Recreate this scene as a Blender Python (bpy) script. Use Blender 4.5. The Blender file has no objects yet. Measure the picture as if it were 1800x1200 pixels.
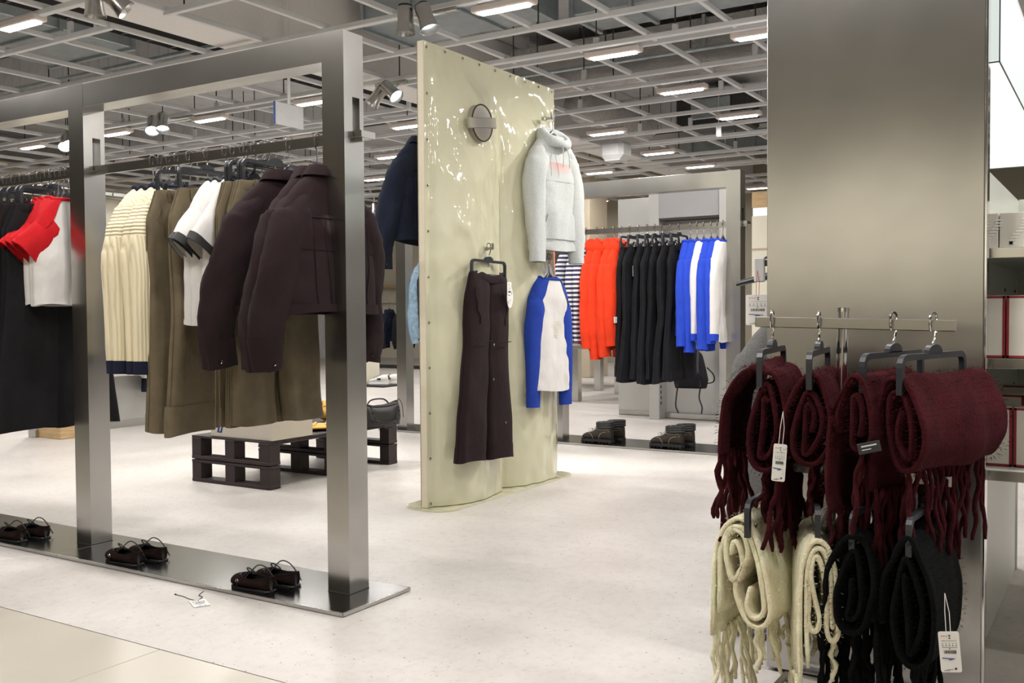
import bpy, math, random
from mathutils import Vector, Matrix, noise as mnoise
R = math.radians
S = bpy.context.scene
COL = S.collection

# ------------------------------------------------------------------ camera
cd = bpy.data.cameras.new('camera'); cam = bpy.data.objects.new('camera', cd); COL.objects.link(cam)
cd.sensor_width = 36.0; cd.lens = 36.0 * 1728.3 / 1800.0; cd.clip_start = 0.02; cd.clip_end = 100
cam.location = (0, 0, 1.0)
_yaw, _pitch, _roll = R(31.931), R(-1.7615), R(-0.3978)
_f = Vector((-math.sin(_yaw)*math.cos(_pitch), math.cos(_yaw)*math.cos(_pitch), math.sin(_pitch)))
_r = Vector((math.cos(_yaw), math.sin(_yaw), 0)); _u = _r.cross(_f)
_r2 = _r*math.cos(_roll) + _u*math.sin(_roll); _u2 = _u*math.cos(_roll) - _r*math.sin(_roll)
cam.rotation_euler = Matrix((( _r2.x, _u2.x, -_f.x), (_r2.y, _u2.y, -_f.y), (_r2.z, _u2.z, -_f.z))).to_euler()
S.camera = cam
# ------------------------------------------------------------------ world, exposure
W = bpy.data.worlds.new('world'); S.world = W; W.use_nodes = True
W.node_tree.nodes['Background'].inputs[0].default_value = (1.0, 0.97, 0.93, 1)
W.node_tree.nodes['Background'].inputs[1].default_value = 0.25
S.view_settings.view_transform = 'Standard'; S.view_settings.look = 'None'
S.view_settings.exposure = 1.02; S.view_settings.gamma = 1.0; S.view_settings.use_curve_mapping = False
S.cycles.max_bounces = 8; S.cycles.diffuse_bounces = 4; S.cycles.glossy_bounces = 4
S.cycles.transmission_bounces = 4; S.cycles.caustics_reflective = False; S.cycles.caustics_refractive = False
S.cycles.sample_clamp_indirect = 6.0; S.cycles.use_denoising = True
LAMP_W = 9.0       # watts of each slim ceiling lamp
SPOT_W = 60.0      # watts of each spotlight head
LAMP_Z = 2.965
# lamps on the grid, with some unseen ones added for light: (x, y)
LAMPS = [(-6.33,3.93),(-3.41,5.40),(-3.33,6.83),(-6.40,6.83),(-7.83,6.85),(-9.27,6.82),(-10.8,6.82),(-2.20,6.93),
         (-3.36,8.28),(-6.40,8.25),(-7.90,8.20),(-9.35,8.25),(-10.9,8.2),(-3.33,9.70),(-4.85,9.78),(-7.85,9.74),(-9.4,9.7),
         (-4.93,11.38),(-9.35,11.25),(-4.92,12.75),(-6.32,12.5),(-8.0,12.6),(-8.0,15.75),(-5.0,15.55),(-11.,12.6),
         (-4.85,3.95),(-3.35,2.5),(-1.85,2.5),(-4.85,2.5),(-6.35,2.5),(-0.35,4.0),(-1.3,5.4),(0.3,1.0),(-1.2,1.0),(-2.7,1.0),(-4.2,1.0),
         (1.8,2.5),(-7.6,3.95),(-9.2,4.0),(-7.8,1.0),(1.2,5.4),(2.7,6.85),(1.2,8.3),(3.9,4.0),(2.7,9.7),(1.0,4.0),(-1.85,8.28),(-1.8,9.7),(-0.9,1.5),(.7,2.4)]  # right hand and scarf-side lamps are unseen, added to brighten panel and scarves
def area(loc, sx, sy, watts, col=(1.0, 0.965, 0.925)):
    l = bpy.data.lights.new('lamp_light', 'AREA'); l.shape = 'RECTANGLE'; l.size = sx; l.size_y = sy
    l.energy = watts; l.color = col
    o = bpy.data.objects.new('lamp_light', l); COL.objects.link(o); o.location = loc; return o
for _x, _y in LAMPS:
    area((_x, _y, LAMP_Z - 0.045), 0.37, 0.075, LAMP_W)
# spotlight heads, then bare spots without heads: (x, y, z, aim x, aim y, aim z, watts)
SPOTS = [(-5.24,3.72,2.86,-5.3,3.9,0.2,.6),(-5.10,3.76,2.86,-3.9,5.1,1.2,.6),(-3.92,5.03,2.86,-3.92,5.05,0.6,.5),(-3.78,5.06,2.86,-3.0,5.05,0.9,1.2),
         (-5.48,6.62,2.85,-6.6,5.6,0.8,.6),(-5.24,6.52,2.85,-3.3,6.4,1.1,.7),(-8.13,6.39,2.85,-7.0,5.4,0.9,.8),(-7.93,6.35,2.85,-6.9,5.6,0.3,.8),
         (-9.70,6.50,2.85,-8.2,5.2,0.8,.8),(-9.52,6.42,2.85,-8.0,5.6,0.8,.8),(-3.1,3.6,2.86,-3.35,2.65,1.1,.55),(-2.2,5.2,2.86,-2.6,6.5,1.0,1.0),(-1.55,6.1,2.92,-2.95,4.95,1.05,1.5),
         (-3.6,-3.3,2.9,-3.6,-4.8,1.45,2.6),(-2.0,-3.3,2.9,-2.0,-4.8,1.45,2.6),(-.4,-3.3,2.9,-.4,-4.8,1.45,2.6),(1.2,-3.3,2.9,1.2,-4.8,1.45,2.6),(2.8,-3.3,2.9,2.8,-4.8,1.45,2.6)]  # unseen spots added to wash the rear wall for the steel reflections

# ------------------------------------------------------------------ helpers
def link(o, parent=None):
    COL.objects.link(o)
    if parent is not None: o.parent = parent
    return o
def tag(o, label=None, cat=None, group=None, kind=None):
    if label: o['label'] = label
    if cat: o['category'] = cat
    if group: o['group'] = group
    if kind: o['kind'] = kind
    return o
def thing(name, label, cat, loc=(0,0,0), rz=0, group=None, rot=None):
    o = bpy.data.objects.new(name, None); COL.objects.link(o); o.empty_display_size = 0.1
    o.location = loc; o.rotation_euler = rot if rot else (0, 0, rz)
    return tag(o, label, cat, group)
class MB:
    def __init__(s): s.v = []; s.f = []
    def add(s, v, f):
        n = len(s.v); s.v += [tuple(p) for p in v]; s.f += [tuple(i + n for i in q) for q in f]; return s
    def box(s, c, d, b=0.0, rz=0.0, m=None):
        hx, hy, hz = d[0]/2, d[1]/2, d[2]/2
        if b <= 0:
            v = [(x*hx, y*hy, z*hz) for x in (-1,1) for y in (-1,1) for z in (-1,1)]
            f = [(0,1,3,2),(4,6,7,5),(0,4,5,1),(2,3,7,6),(0,2,6,4),(1,5,7,3)]
        else:
            b = min(b, hx*.98, hy*.98, hz*.98); v = []; idx = {}
            for x in (-1,1):
                for y in (-1,1):
                    for z in (-1,1):
                        for a, (ox, oy, oz) in enumerate(((0,b,b),(b,0,b),(b,b,0))):
                            idx[(x,y,z,a)] = len(v); v.append((x*(hx-ox), y*(hy-oy), z*(hz-oz)))
            f = []
            for s1 in (-1,1):
                f.append([idx[(s1,y,z,0)] for y,z in ((-1,-1),(1,-1),(1,1),(-1,1))][::s1])
                f.append([idx[(x,s1,z,1)] for x,z in ((-1,-1),(-1,1),(1,1),(1,-1))][::s1])
                f.append([idx[(x,y,s1,2)] for x,y in ((-1,-1),(1,-1),(1,1),(-1,1))][::s1])
            for s1 in (-1,1):
                for s2 in (-1,1):
                    f.append([idx[(s1,s2,-1,0)], idx[(s1,s2,1,0)], idx[(s1,s2,1,1)], idx[(s1,s2,-1,1)]][::s1*s2])
                    f.append([idx[(s1,-1,s2,0)], idx[(s1,-1,s2,2)], idx[(s1,1,s2,2)], idx[(s1,1,s2,0)]][::s1*s2])
                    f.append([idx[(-1,s1,s2,1)], idx[(1,s1,s2,1)], idx[(1,s1,s2,2)], idx[(-1,s1,s2,2)]][::s1*s2])
            for x in (-1,1):
                for y in (-1,1):
                    for z in (-1,1):
                        f.append([idx[(x,y,z,0)], idx[(x,y,z,1)], idx[(x,y,z,2)]][::x*y*z])
        if rz:
            ca, sa = math.cos(rz), math.sin(rz); v = [(x*ca-y*sa, x*sa+y*ca, z) for x,y,z in v]
        v = [Vector((x+c[0], y+c[1], z+c[2])) for x,y,z in v]
        if m is not None: v = [m @ p for p in v]
        return s.add(v, f)
    def loft(s, rings, closed=True, cap0=False, cap1=False, loop=False):
        n = len(rings[0]); v = [p for r in rings for p in r]; f = []
        m = len(rings)
        for i in range(m if loop else m-1):
            k = (i+1) % m
            for j in range(n if closed else n-1):
                j2 = (j+1) % n; f.append((i*n+j, i*n+j2, k*n+j2, k*n+j))
        if cap0: f.append(tuple(range(n))[::-1])
        if cap1: f.append(tuple(range((m-1)*n, m*n)))
        return s.add(v, f)
    def tube(s, pts, r, n=8, cap=True, loop=False, flat=1.0, ref=(0,0,1)):
        pts = [Vector(p) for p in pts]; rings = []; m = len(pts); prev = None
        for i, p in enumerate(pts):
            if loop: t = pts[(i+1)%m] - pts[i-1]
            else: t = pts[min(i+1,m-1)] - pts[max(i-1,0)]
            if t.length < 1e-9: t = Vector((0,0,1))
            t.normalize()
            if prev is None:
                rf = Vector(ref)
                if abs(t.dot(rf)) > .95: rf = Vector((1,0,0)) if abs(t.x) < .9 else Vector((0,1,0))
                a = (rf - t*rf.dot(t)).normalized()
            else:
                a = prev - t*prev.dot(t)
                a = a.normalized() if a.length > 1e-6 else prev
            prev = a; b = t.cross(a)
            rr = r[i] if isinstance(r, (list, tuple)) else r
            rings.append([p + a*(rr*math.cos(2*math.pi*k/n)*flat) + b*(rr*math.sin(2*math.pi*k/n)) for k in range(n)])
        return s.loft(rings, True, cap and not loop, cap and not loop, loop)
    def lathe(s, prof, n=24, c=(0,0,0), m=None, cap0=False, cap1=False):
        rings = [[Vector((r*math.cos(2*math.pi*k/n)+c[0], r*math.sin(2*math.pi*k/n)+c[1], z+c[2])) for k in range(n)] for r, z in prof]
        if m is not None: rings = [[m @ p for p in q] for q in rings]
        return s.loft(rings, True, cap0, cap1)
    def prism(s, poly, axis, a, b):
        def P(u, w, t): return {'x': (t,u,w), 'y': (u,t,w), 'z': (u,w,t)}[axis]
        n = len(poly); v = [P(u,w,a) for u,w in poly] + [P(u,w,b) for u,w in poly]
        f = [tuple(range(n))[::-1], tuple(range(n,2*n))] + [(i,(i+1)%n,n+(i+1)%n,n+i) for i in range(n)]
        return s.add(v, f)
    def mesh(s, name, mat, smooth=False, ang=40):
        me = bpy.data.meshes.new(name); me.from_pydata([tuple(p) for p in s.v], [], [tuple(q) for q in s.f]); me.update()
        if mat is not None: me.materials.append(mat)
        if smooth:
            me.shade_smooth()
            if ang < 179: me.set_sharp_from_angle(angle=R(ang))
        return me
    def obj(s, name, mat, parent=None, smooth=False, ang=40, loc=None, rz=None):
        o = bpy.data.objects.new(name, s.mesh(name, mat, smooth, ang)); link(o, parent)
        if loc: o.location = loc
        if rz: o.rotation_euler.z = rz
        return o
def inst(name, me, parent=None, loc=(0,0,0), rot=(0,0,0), scale=(1,1,1)):
    o = bpy.data.objects.new(name, me); link(o, parent); o.location = loc; o.rotation_euler = rot; o.scale = scale; return o
def copy_tree(o, parent=None):
    c = o.copy(); COL.objects.link(c)
    if parent is not None: c.parent = parent
    for ch in list(o.children): copy_tree(ch, c)
    return c
def structure(o): o['kind'] = 'structure'; return o
def box_obj(name, c, d, mat, parent=None, b=0.0, rz=0.0):
    return MB().box(c, d, b, rz).obj(name, mat, parent)
def lerp(a, b, t): return a + (b-a)*t
def interp(tab, t):
    if t <= tab[0][0]: return tab[0][1]
    for (a, va), (b, vb) in zip(tab, tab[1:]):
        if t <= b: return lerp(va, vb, (t-a)/(b-a))
    return tab[-1][1]
def smoothpath(pts, k=6, closed=False):
    P = [Vector(p) for p in pts]; out = []; n = len(P)
    for i in range(n if closed else n-1):
        p0 = P[i-1] if (i or closed) else P[0]*2-P[1]; p1 = P[i]; p2 = P[(i+1)%n]
        p3 = P[(i+2)%n] if (closed or i+2 < n) else P[-1]*2-P[-2]
        for j in range(k):
            t = j/k
            out.append(0.5*((2*p1)+(p2-p0)*t+(2*p0-5*p1+4*p2-p3)*t*t+(3*p1-p0-3*p2+p3)*t**3))
    if not closed: out.append(P[-1])
    return out

# ------------------------------------------------------------------ materials
def nt(name):
    m = bpy.data.materials.new(name); m.use_nodes = True; t = m.node_tree
    return m, t, t.nodes['Principled BSDF']
def rgb(c): return (c[0], c[1], c[2], 1)
def coords(t, scale=(1,1,1), kind='Object'):
    tc = t.nodes.new('ShaderNodeTexCoord'); mp = t.nodes.new('ShaderNodeMapping'); mp.inputs['Scale'].default_value = scale
    t.links.new(tc.outputs[kind], mp.inputs['Vector']); return mp.outputs['Vector']
def ntex(t, vec, scale, detail=3, rough=.6):
    n = t.nodes.new('ShaderNodeTexNoise'); n.inputs['Scale'].default_value = scale; n.inputs['Detail'].default_value = detail
    n.inputs['Roughness'].default_value = rough; t.links.new(vec, n.inputs['Vector']); return n.outputs['Fac']
def ramp(t, fac, stops):
    r = t.nodes.new('ShaderNodeValToRGB'); e = r.color_ramp.elements
    while len(e) < len(stops): e.new(0.5)
    for k, (p, c) in enumerate(stops): e[k].position = p; e[k].color = rgb(c) if len(c) == 3 else c
    t.links.new(fac, r.inputs['Fac']); return r.outputs['Color']
def bump(t, bs, h, strength, dist=0.002):
    b = t.nodes.new('ShaderNodeBump'); b.inputs['Strength'].default_value = strength; b.inputs['Distance'].default_value = dist
    t.links.new(h, b.inputs['Height']); t.links.new(b.outputs['Normal'], bs.inputs['Normal'])
def plain(name, c, rough=.5, metal=0.0, var=0.06, vscale=20, bmp=0.0, bscale=200, spec=None, coat=0.0, sheen=0.0, vec_scale=(1,1,1)):
    m, t, b = nt(name); v = coords(t, vec_scale)
    f = ntex(t, v, vscale)
    lo = tuple(x*(1-var) for x in c); hi = tuple(min(1, x*(1+var)) for x in c)
    t.links.new(ramp(t, f, ((.3, lo), (.7, hi))), b.inputs['Base Color'])
    b.inputs['Roughness'].default_value = rough; b.inputs['Metallic'].default_value = metal
    if spec is not None: b.inputs['Specular IOR Level'].default_value = spec
    if coat: b.inputs['Coat Weight'].default_value = coat; b.inputs['Coat Roughness'].default_value = .05
    if sheen:
        b.inputs['Sheen Weight'].default_value = sheen; b.inputs['Sheen Roughness'].default_value = .5
        b.inputs['Sheen Tint'].default_value = rgb(tuple(min(1, x*1.6+.04) for x in c))
    if bmp: bump(t, b, ntex(t, v, bscale, 2), bmp, .003)
    return m
def fabric(name, c, var=.12, weave=500, bmp=.35, rough=.9, sheen=.25, fold=14, crease=.24):
    m = plain(name, c, rough, 0, var, fold, bmp, weave, spec=.25, sheen=sheen); t = m.node_tree; bs = t.nodes['Principled BSDF']
    # soft creases under the weave
    v = coords(t, (1, 1, .55)); f = ntex(t, v, 13, 3, .55); b2 = t.nodes.new('ShaderNodeBump'); b2.inputs['Strength'].default_value = crease; b2.inputs['Distance'].default_value = .03
    t.links.new(f, b2.inputs['Height'])
    if bs.inputs['Normal'].links: t.links.new(b2.outputs['Normal'], bs.inputs['Normal'].links[0].from_node.inputs['Normal'])
    else: t.links.new(b2.outputs['Normal'], bs.inputs['Normal'])
    return m
def brushed(name, c=(.56,.55,.53), rough=.28, sx=(1,1,60), an=.5, mott=.10):
    m, t, b = nt(name); v = coords(t, sx); v2 = coords(t, (1,1,1))
    f = ntex(t, v, 18, 4); g = ntex(t, v2, 3.0, 3)
    col = ramp(t, g, ((.35, tuple(x*(1-mott) for x in c)), (.65, tuple(x*(1+mott*.5) for x in c))))
    t.links.new(col, b.inputs['Base Color']); b.inputs['Metallic'].default_value = 1.0
    mr = t.nodes.new('ShaderNodeMapRange'); mr.inputs['To Min'].default_value = rough*.94; mr.inputs['To Max'].default_value = rough*1.07
    t.links.new(f, mr.inputs['Value']); t.links.new(mr.outputs['Result'], b.inputs['Roughness'])
    b.inputs['Anisotropic'].default_value = an
    bump(t, b, f, .005, .001)
    return m
def emit(name, c, s):
    m, t, b = nt(name); b.inputs['Base Color'].default_value = rgb(tuple(x*.2 for x in c)); b.inputs['Emission Color'].default_value = rgb(c)
    b.inputs['Emission Strength'].default_value = s
    return m
def stripes(name, c1, c2, scale, axis='z', duty=.5, rough=.9, distort=0.0):
    m, t, b = nt(name); v = coords(t); w = t.nodes.new('ShaderNodeTexWave'); w.wave_type = 'BANDS'; w.bands_direction = axis.upper()
    w.inputs['Scale'].default_value = scale; w.inputs['Distortion'].default_value = distort; t.links.new(v, w.inputs['Vector'])
    r = t.nodes.new('ShaderNodeValToRGB'); r.color_ramp.interpolation = 'CONSTANT'
    r.color_ramp.elements[0].color = rgb(c1); r.color_ramp.elements[1].position = duty; r.color_ramp.elements[1].color = rgb(c2)
    t.links.new(w.outputs['Fac'], r.inputs['Fac']); t.links.new(r.outputs['Color'], b.inputs['Base Color']); b.inputs['Roughness'].default_value = rough
    return m
def ribknit(name, c, scale=60, axis='X', depth=.6):
    m, t, b = nt(name); v = coords(t); w = t.nodes.new('ShaderNodeTexWave'); w.bands_direction = axis; w.inputs['Scale'].default_value = scale
    w.inputs['Distortion'].default_value = .6; w.inputs['Detail'].default_value = 1; t.links.new(v, w.inputs['Vector'])
    t.links.new(ramp(t, w.outputs['Fac'], ((0, tuple(x*.78 for x in c)), (.6, c))), b.inputs['Base Color'])
    b.inputs['Roughness'].default_value = .95; bump(t, b, w.outputs['Fac'], depth, .004); b.inputs['Sheen Weight'].default_value = .2
    return m
def velvet(name, c, sheen=.8, scale=120, lo=.55):
    m, t, b = nt(name); v = coords(t); f = ntex(t, v, scale, 4, .7); g = ntex(t, v, 18, 3)
    mx = t.nodes.new('ShaderNodeMath'); mx.operation = 'MULTIPLY_ADD'; mx.inputs[1].default_value = .5
    t.links.new(f, mx.inputs[0]); t.links.new(g, mx.inputs[2])
    t.links.new(ramp(t, mx.outputs[0], ((.45, tuple(x*lo for x in c)), (.95, tuple(min(1,x*1.3) for x in c)))), b.inputs['Base Color'])
    b.inputs['Roughness'].default_value = 1.0; b.inputs['Specular IOR Level'].default_value = .1
    b.inputs['Sheen Weight'].default_value = sheen; b.inputs['Sheen Roughness'].default_value = .35
    b.inputs['Sheen Tint'].default_value = rgb(tuple(min(1, x*2+.02) for x in c)); bump(t, b, f, .9, .006)
    return m
M = {}
M['steel'] = brushed('brushed_steel_vertical', (.50,.49,.47), .22, (60,60,1))
M['steel_h'] = brushed('brushed_steel_horizontal', (.50,.49,.47), .22, (1,60,60))
M['steel_panel'] = brushed('satin_steel_panel', (.50,.49,.485), .23, (1,1,40), .35, .10)
M['steel_dark'] = plain('dark_steel_floor_plate', (.15,.15,.147), .24, 1.0, .05, 3)
M['steel_in'] = plain('slot_shadow_steel', (.22,.21,.19), .5, .8)
M['chrome'] = plain('polished_chrome', (.75,.75,.74), .09, 1.0, .02)
M['wire'] = plain('steel_wire', (.30,.29,.28), .25, 1.0, .02)
M['white_metal'] = plain('white_coated_metal', (.70,.715,.73), .45, 0, .03)
M['lamp_house'] = plain('lamp_housing', (.78,.70,.66), .5, 0, .02)
M['lamp'] = emit('lamp_diffuser', (1.0,.93,.90), 9.0)
M['spotlit'] = emit('spot_lens', (.85,.95,1.0), 14.0)
M['slab'] = plain('concrete_slab', (.60,.60,.605), .9, 0, .10, 4)
M['beam'] = plain('painted_concrete_beam', (.80,.78,.76), .8, 0, .02)
M['rod'] = plain('dark_hanger_rod', (.05,.05,.05), .5, .3)
M['duct'] = plain('galvanised_duct', (.42,.47,.49), .38, .75, .12, 7)
M['black_plastic'] = plain('black_hanger_plastic', (.022,.024,.030), .38, 0, .05)
M['blk'] = plain('matt_black', (.02,.02,.02), .6, 0, .05)
M['white'] = plain('white_card', (.82,.81,.78), .6, 0, .02)
M['ink'] = plain('black_ink', (.03,.03,.04), .6, 0, .02)
M['redink'] = plain('red_ink', (.55,.06,.05), .6, 0, .02)
M['blueink'] = plain('blue_ink', (.05,.09,.32), .6, 0, .02)
M['olive_wall'] = plain('olive_beige_paint', (.36,.325,.25), .85, 0, .03, 3)
M['white_wall'] = plain('white_paint', (.80,.79,.77), .7, 0, .02, 3)
M['tan_wall'] = plain('tan_paint', (.47,.40,.30), .85, 0, .03, 3)
M['cream_wall'] = plain('cream_paint', (.72,.68,.56), .8, 0, .02, 3)
M['grey_cab'] = plain('light_grey_coated_steel', (.50,.50,.48), .35, .35, .03, 3)
M['shelf_grey'] = plain('pale_green_grey_shelving', (.60,.61,.555), .35, .05, .02, 3)
M['lilac_cab'] = plain('pale_grey_panel', (.36,.355,.365), .4, .1, .02, 3)
M['gap'] = plain('dark_joint', (.06,.055,.05), .9)
# floor: pale micro-cement with specks
def floor_mat():
    m, t, b = nt('pale_microcement'); v = coords(t)
    f = ntex(t, v, 2.2, 5, .6); s = ntex(t, coords(t, (.8, 1, 1)), 75, 2, .5); c2 = ntex(t, coords(t, (1, .8, 1)), 26, 6, .75)
    base = ramp(t, f, ((.3, (.52,.488,.460)), (.7, (.615,.582,.555))))
    mid = ramp(t, c2, ((.34, (.84,.835,.83)), (.50, (.97,.97,.97)), (.66, (1,1,1))))
    sp = ramp(t, s, ((.265, (.34,.32,.31)), (.315, (1,1,1))))
    m1 = t.nodes.new('ShaderNodeMix'); m1.data_type = 'RGBA'; m1.blend_type = 'MULTIPLY'; m1.inputs['Factor'].default_value = 1
    t.links.new(base, m1.inputs['A']); t.links.new(sp, m1.inputs['B'])
    m2 = t.nodes.new('ShaderNodeMix'); m2.data_type = 'RGBA'; m2.blend_type = 'MULTIPLY'; m2.inputs['Factor'].default_value = .8
    t.links.new(m1.outputs['Result'], m2.inputs['A']); t.links.new(mid, m2.inputs['B'])
    t.links.new(m2.outputs['Result'], b.inputs['Base Color'])
    mr = t.nodes.new('ShaderNodeMapRange'); mr.inputs['To Min'].default_value = .34; mr.inputs['To Max'].default_value = .52
    t.links.new(f, mr.inputs['Value']); t.links.new(mr.outputs['Result'], b.inputs['Roughness'])
    bump(t, b, c2, .05, .001)
    return m
M['floor'] = floor_mat()
M['tile'] = plain('honed_beige_tile', (.50,.465,.40), .30, 0, .05, 1.6)
def panel_mat():
    m, t, b = nt('glossy_cream_vinyl'); v = coords(t)
    f = ntex(t, v, 2.2, 3, .5)
    t.links.new(ramp(t, f, ((.3, (.56,.54,.385)), (.7, (.63,.605,.445)))), b.inputs['Base Color'])
    b.inputs['Roughness'].default_value = .07; b.inputs['Specular IOR Level'].default_value = .55
    b.inputs['Coat Weight'].default_value = .5; b.inputs['Coat Roughness'].default_value = .02
    w = ntex(t, coords(t, (1,1.4,1)), 5.5, 1.5, .5); bump(t, b, w, .5, .03)
    return m
M['vinyl'] = panel_mat()
M['vinyl_edge'] = plain('cream_panel_edge', (.66,.60,.47), .5, 0, .03)
M['brown'] = fabric('aubergine_brown_twill', (.0165,.0074,.0092), .15, 700, .3, .92, .15)
M['brown_dark'] = fabric('dark_brown_jersey', (.012,.007,.007), .12, 600, .25, .9, .15)
M['brown_plush'] = velvet('dark_brown_plush', (.014,.007,.009), .18, 60)
M['black_cloth'] = fabric('black_cloth', (.010,.009,.011), .15, 500, .3, .95, .06)
M['coal'] = fabric('charcoal_black_cloth', (.008,.008,.011), .2, 500, .3, .9, .08)
M['khaki'] = fabric('khaki_twill', (.150,.120,.075), .12, 700, .3, .85, .12)
M['khaki_in'] = fabric('brown_lining', (.060,.042,.026), .12, 500, .2, .85, .05)
M['cream_rib'] = ribknit('cream_rib_knit', (.82,.73,.51), 26, 'X', .55)
M['cap_rib'] = ribknit('cream_cross_rib', (.80,.71,.50), 22, 'Z', 1.0)
M['white_cloth'] = fabric('white_jersey', (.68,.66,.645), .04, 500, .2, .85, .15)
M['navy_trim'] = fabric('navy_trim', (.012,.014,.035), .1, 500, .3, .9, .1)
M['red_cloth'] = fabric('red_jersey', (.52,.008,.014), .08, 500, .25, .85, .12)
M['red_hood'] = fabric('orange_red_fleece', (.72,.045,.012), .10, 400, .35, .92, .2)
M['blue_cloth'] = fabric('cobalt_blue_jersey', (.020,.060,.50), .1, 450, .3, .9, .15)
M['royal'] = fabric('royal_blue_sleeve', (.014,.045,.32), .08, 500, .2, .85, .1)
M['grey_mel'] = fabric('light_grey_melange', (.52,.54,.535), .12, 300, .3, .95, .2, 160)
M['grey_coat'] = fabric('mid_grey_melange', (.15,.15,.148), .28, 300, .35, .95, .2, 240)
M['denim_lt'] = fabric('light_blue_denim', (.26,.38,.50), .25, 600, .4, .85, .05, 30)
M['denim_dk'] = fabric('dark_navy_denim', (.010,.014,.030), .2, 600, .3, .9, .05)
M['stripe'] = stripes('navy_white_stripe', (.72,.72,.74), (.030,.030,.085), 9.5, 'z', .45)
M['puffer'] = fabric('white_puffer_nylon', (.80,.79,.75), .03, 200, .1, .45, .1)
M['suede'] = velvet('dark_brown_suede', (.022,.012,.010), .2, 300)
M['sole'] = plain('black_rubber', (.012,.012,.013), .55, 0, .05)
M['leather'] = plain('brown_nubuck', (.028,.020,.014), .8, 0, .2, 60, .3, 500)
M['stitch'] = plain('pale_stitching', (.34,.30,.22), .7, 0, .05)
M['pallet'] = plain('dark_stained_pallet_wood', (.026,.016,.017), .6, 0, .2, 12, .15, 60)
M['beige_box'] = plain('warm_beige_box', (.57,.52,.45), .6, 0, .02)
M['mustard'] = fabric('mustard_leather', (.62,.36,.08), .12, 80, .25, .5, .0, 30)
M['bag'] = plain('black_grained_leather', (.008,.007,.0075), .5, 0, .2, 40, .4, 220)
M['burg'] = velvet('burgundy_mohair', (.048,.0075,.0105), .45, 150)
M['cream_wool'] = velvet('cream_mohair', (.92,.79,.56), .25, 150, .82)
M['white_wool'] = velvet('white_mohair', (.74,.73,.71), .25, 150, .85)
M['black_wool'] = velvet('black_mohair', (.0045,.005,.0055), .16, 150)
M['perf_red'] = plain('red_card_edge', (.26,.012,.025), .5, 0, .03)
M['perf_white'] = plain('ivory_carton', (.70,.67,.60), .55, 0, .02)
M['light_box'] = emit('lit_acrylic', (.93,1.0,.95), .46)
M['light_box2'] = emit('dimly_lit_acrylic', (.86,.94,.91), .36)
M['ext_red'] = plain('extinguisher_red', (.55,.02,.012), .3, 0, .03)
M['wood'] = plain('light_oak', (.52,.36,.19), .5, 0, .15, 6, vec_scale=(1,1,8))
M['tv'] = plain('sneaker_white', (.75,.74,.72), .5, 0, .02)
# ------------------------------------------------------------------ room shell
X0, X1, Y0, Y1, ZS = -15.0, 5.0, -5.0, 17.0, 3.82
fl = MB().box(((X0+X1)/2, (1.907+Y1)/2, -0.05), (X1-X0, Y1-1.907, 0.1)).obj('floor', M['floor']); structure(fl)
MB().box(((X0+X1)/2, (Y0+1.907)/2, -0.058), (X1-X0, 1.907-Y0, 0.1)).obj('tile_bed', M['gap'], fl)
tm = MB().box((0,0,-0.005), (1.197,1.197,0.01), .0012).mesh('tile', M['tile'])
for i in range(-5, 5):
    for j in range(4):
        inst('tile', tm, fl, (-2.43-0.6+1.2*i, 1.905-0.6-1.2*j, 0.0))
ce = MB().box(((X0+X1)/2, (Y0+Y1)/2, ZS+.1), (X1-X0, Y1-Y0, .2)).obj('ceiling', M['slab']); structure(ce)
wb = MB().box(((X0+X1)/2, Y1+.1, ZS/2), (X1-X0+.4, .2, ZS)).obj('wall_back', M['olive_wall']); structure(wb)
wl = MB().box((X0-.1, (Y0+Y1)/2, ZS/2), (.2, Y1-Y0, ZS)).obj('wall_left', M['slab']); structure(wl)
wr = MB().box((X1+.1, (Y0+Y1)/2, ZS/2), (.2, Y1-Y0, ZS)).obj('wall_right', M['white_wall']); structure(wr)
wf = MB().box(((X0+X1)/2, Y0-.1, ZS/2), (X1-X0+.4, .2, ZS)).obj('wall_front', M['tan_wall']); structure(wf)
col = MB().box((-6.99, 13.3, (ZS-.002)/2), (.50, .6, ZS-.002), .01).obj('trim_1', M['tan_wall']); structure(col)
bm = MB().box((-5.75, 6.0, (3.045+ZS-.002)/2), (.40, 21.9, ZS-.002-3.045), .01).obj('trim_2', M['beam']); structure(bm)
# corrugated upstands between the slab beams
cm = MB().box((0,0,0), (.145,.03,.46), .006).mesh('upstand_panel', M['slab'])
for tn, y, xa, xb in (('trim_3', 9.6, -13.5, -6.1), ('trim_4', 12.2, -5.4, -1.8), ('trim_5', 6.3, -11.5, -6.1)):
    o = MB().box(((xa+xb)/2, y+.05, 3.58), (xb-xa, .05, .47)).obj(tn, M['gap']); structure(o)
    for k in range(int((xb-xa)/.15)): inst('upstand_panel', cm, o, (xa+.075+k*.15, y, 3.58))
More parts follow.
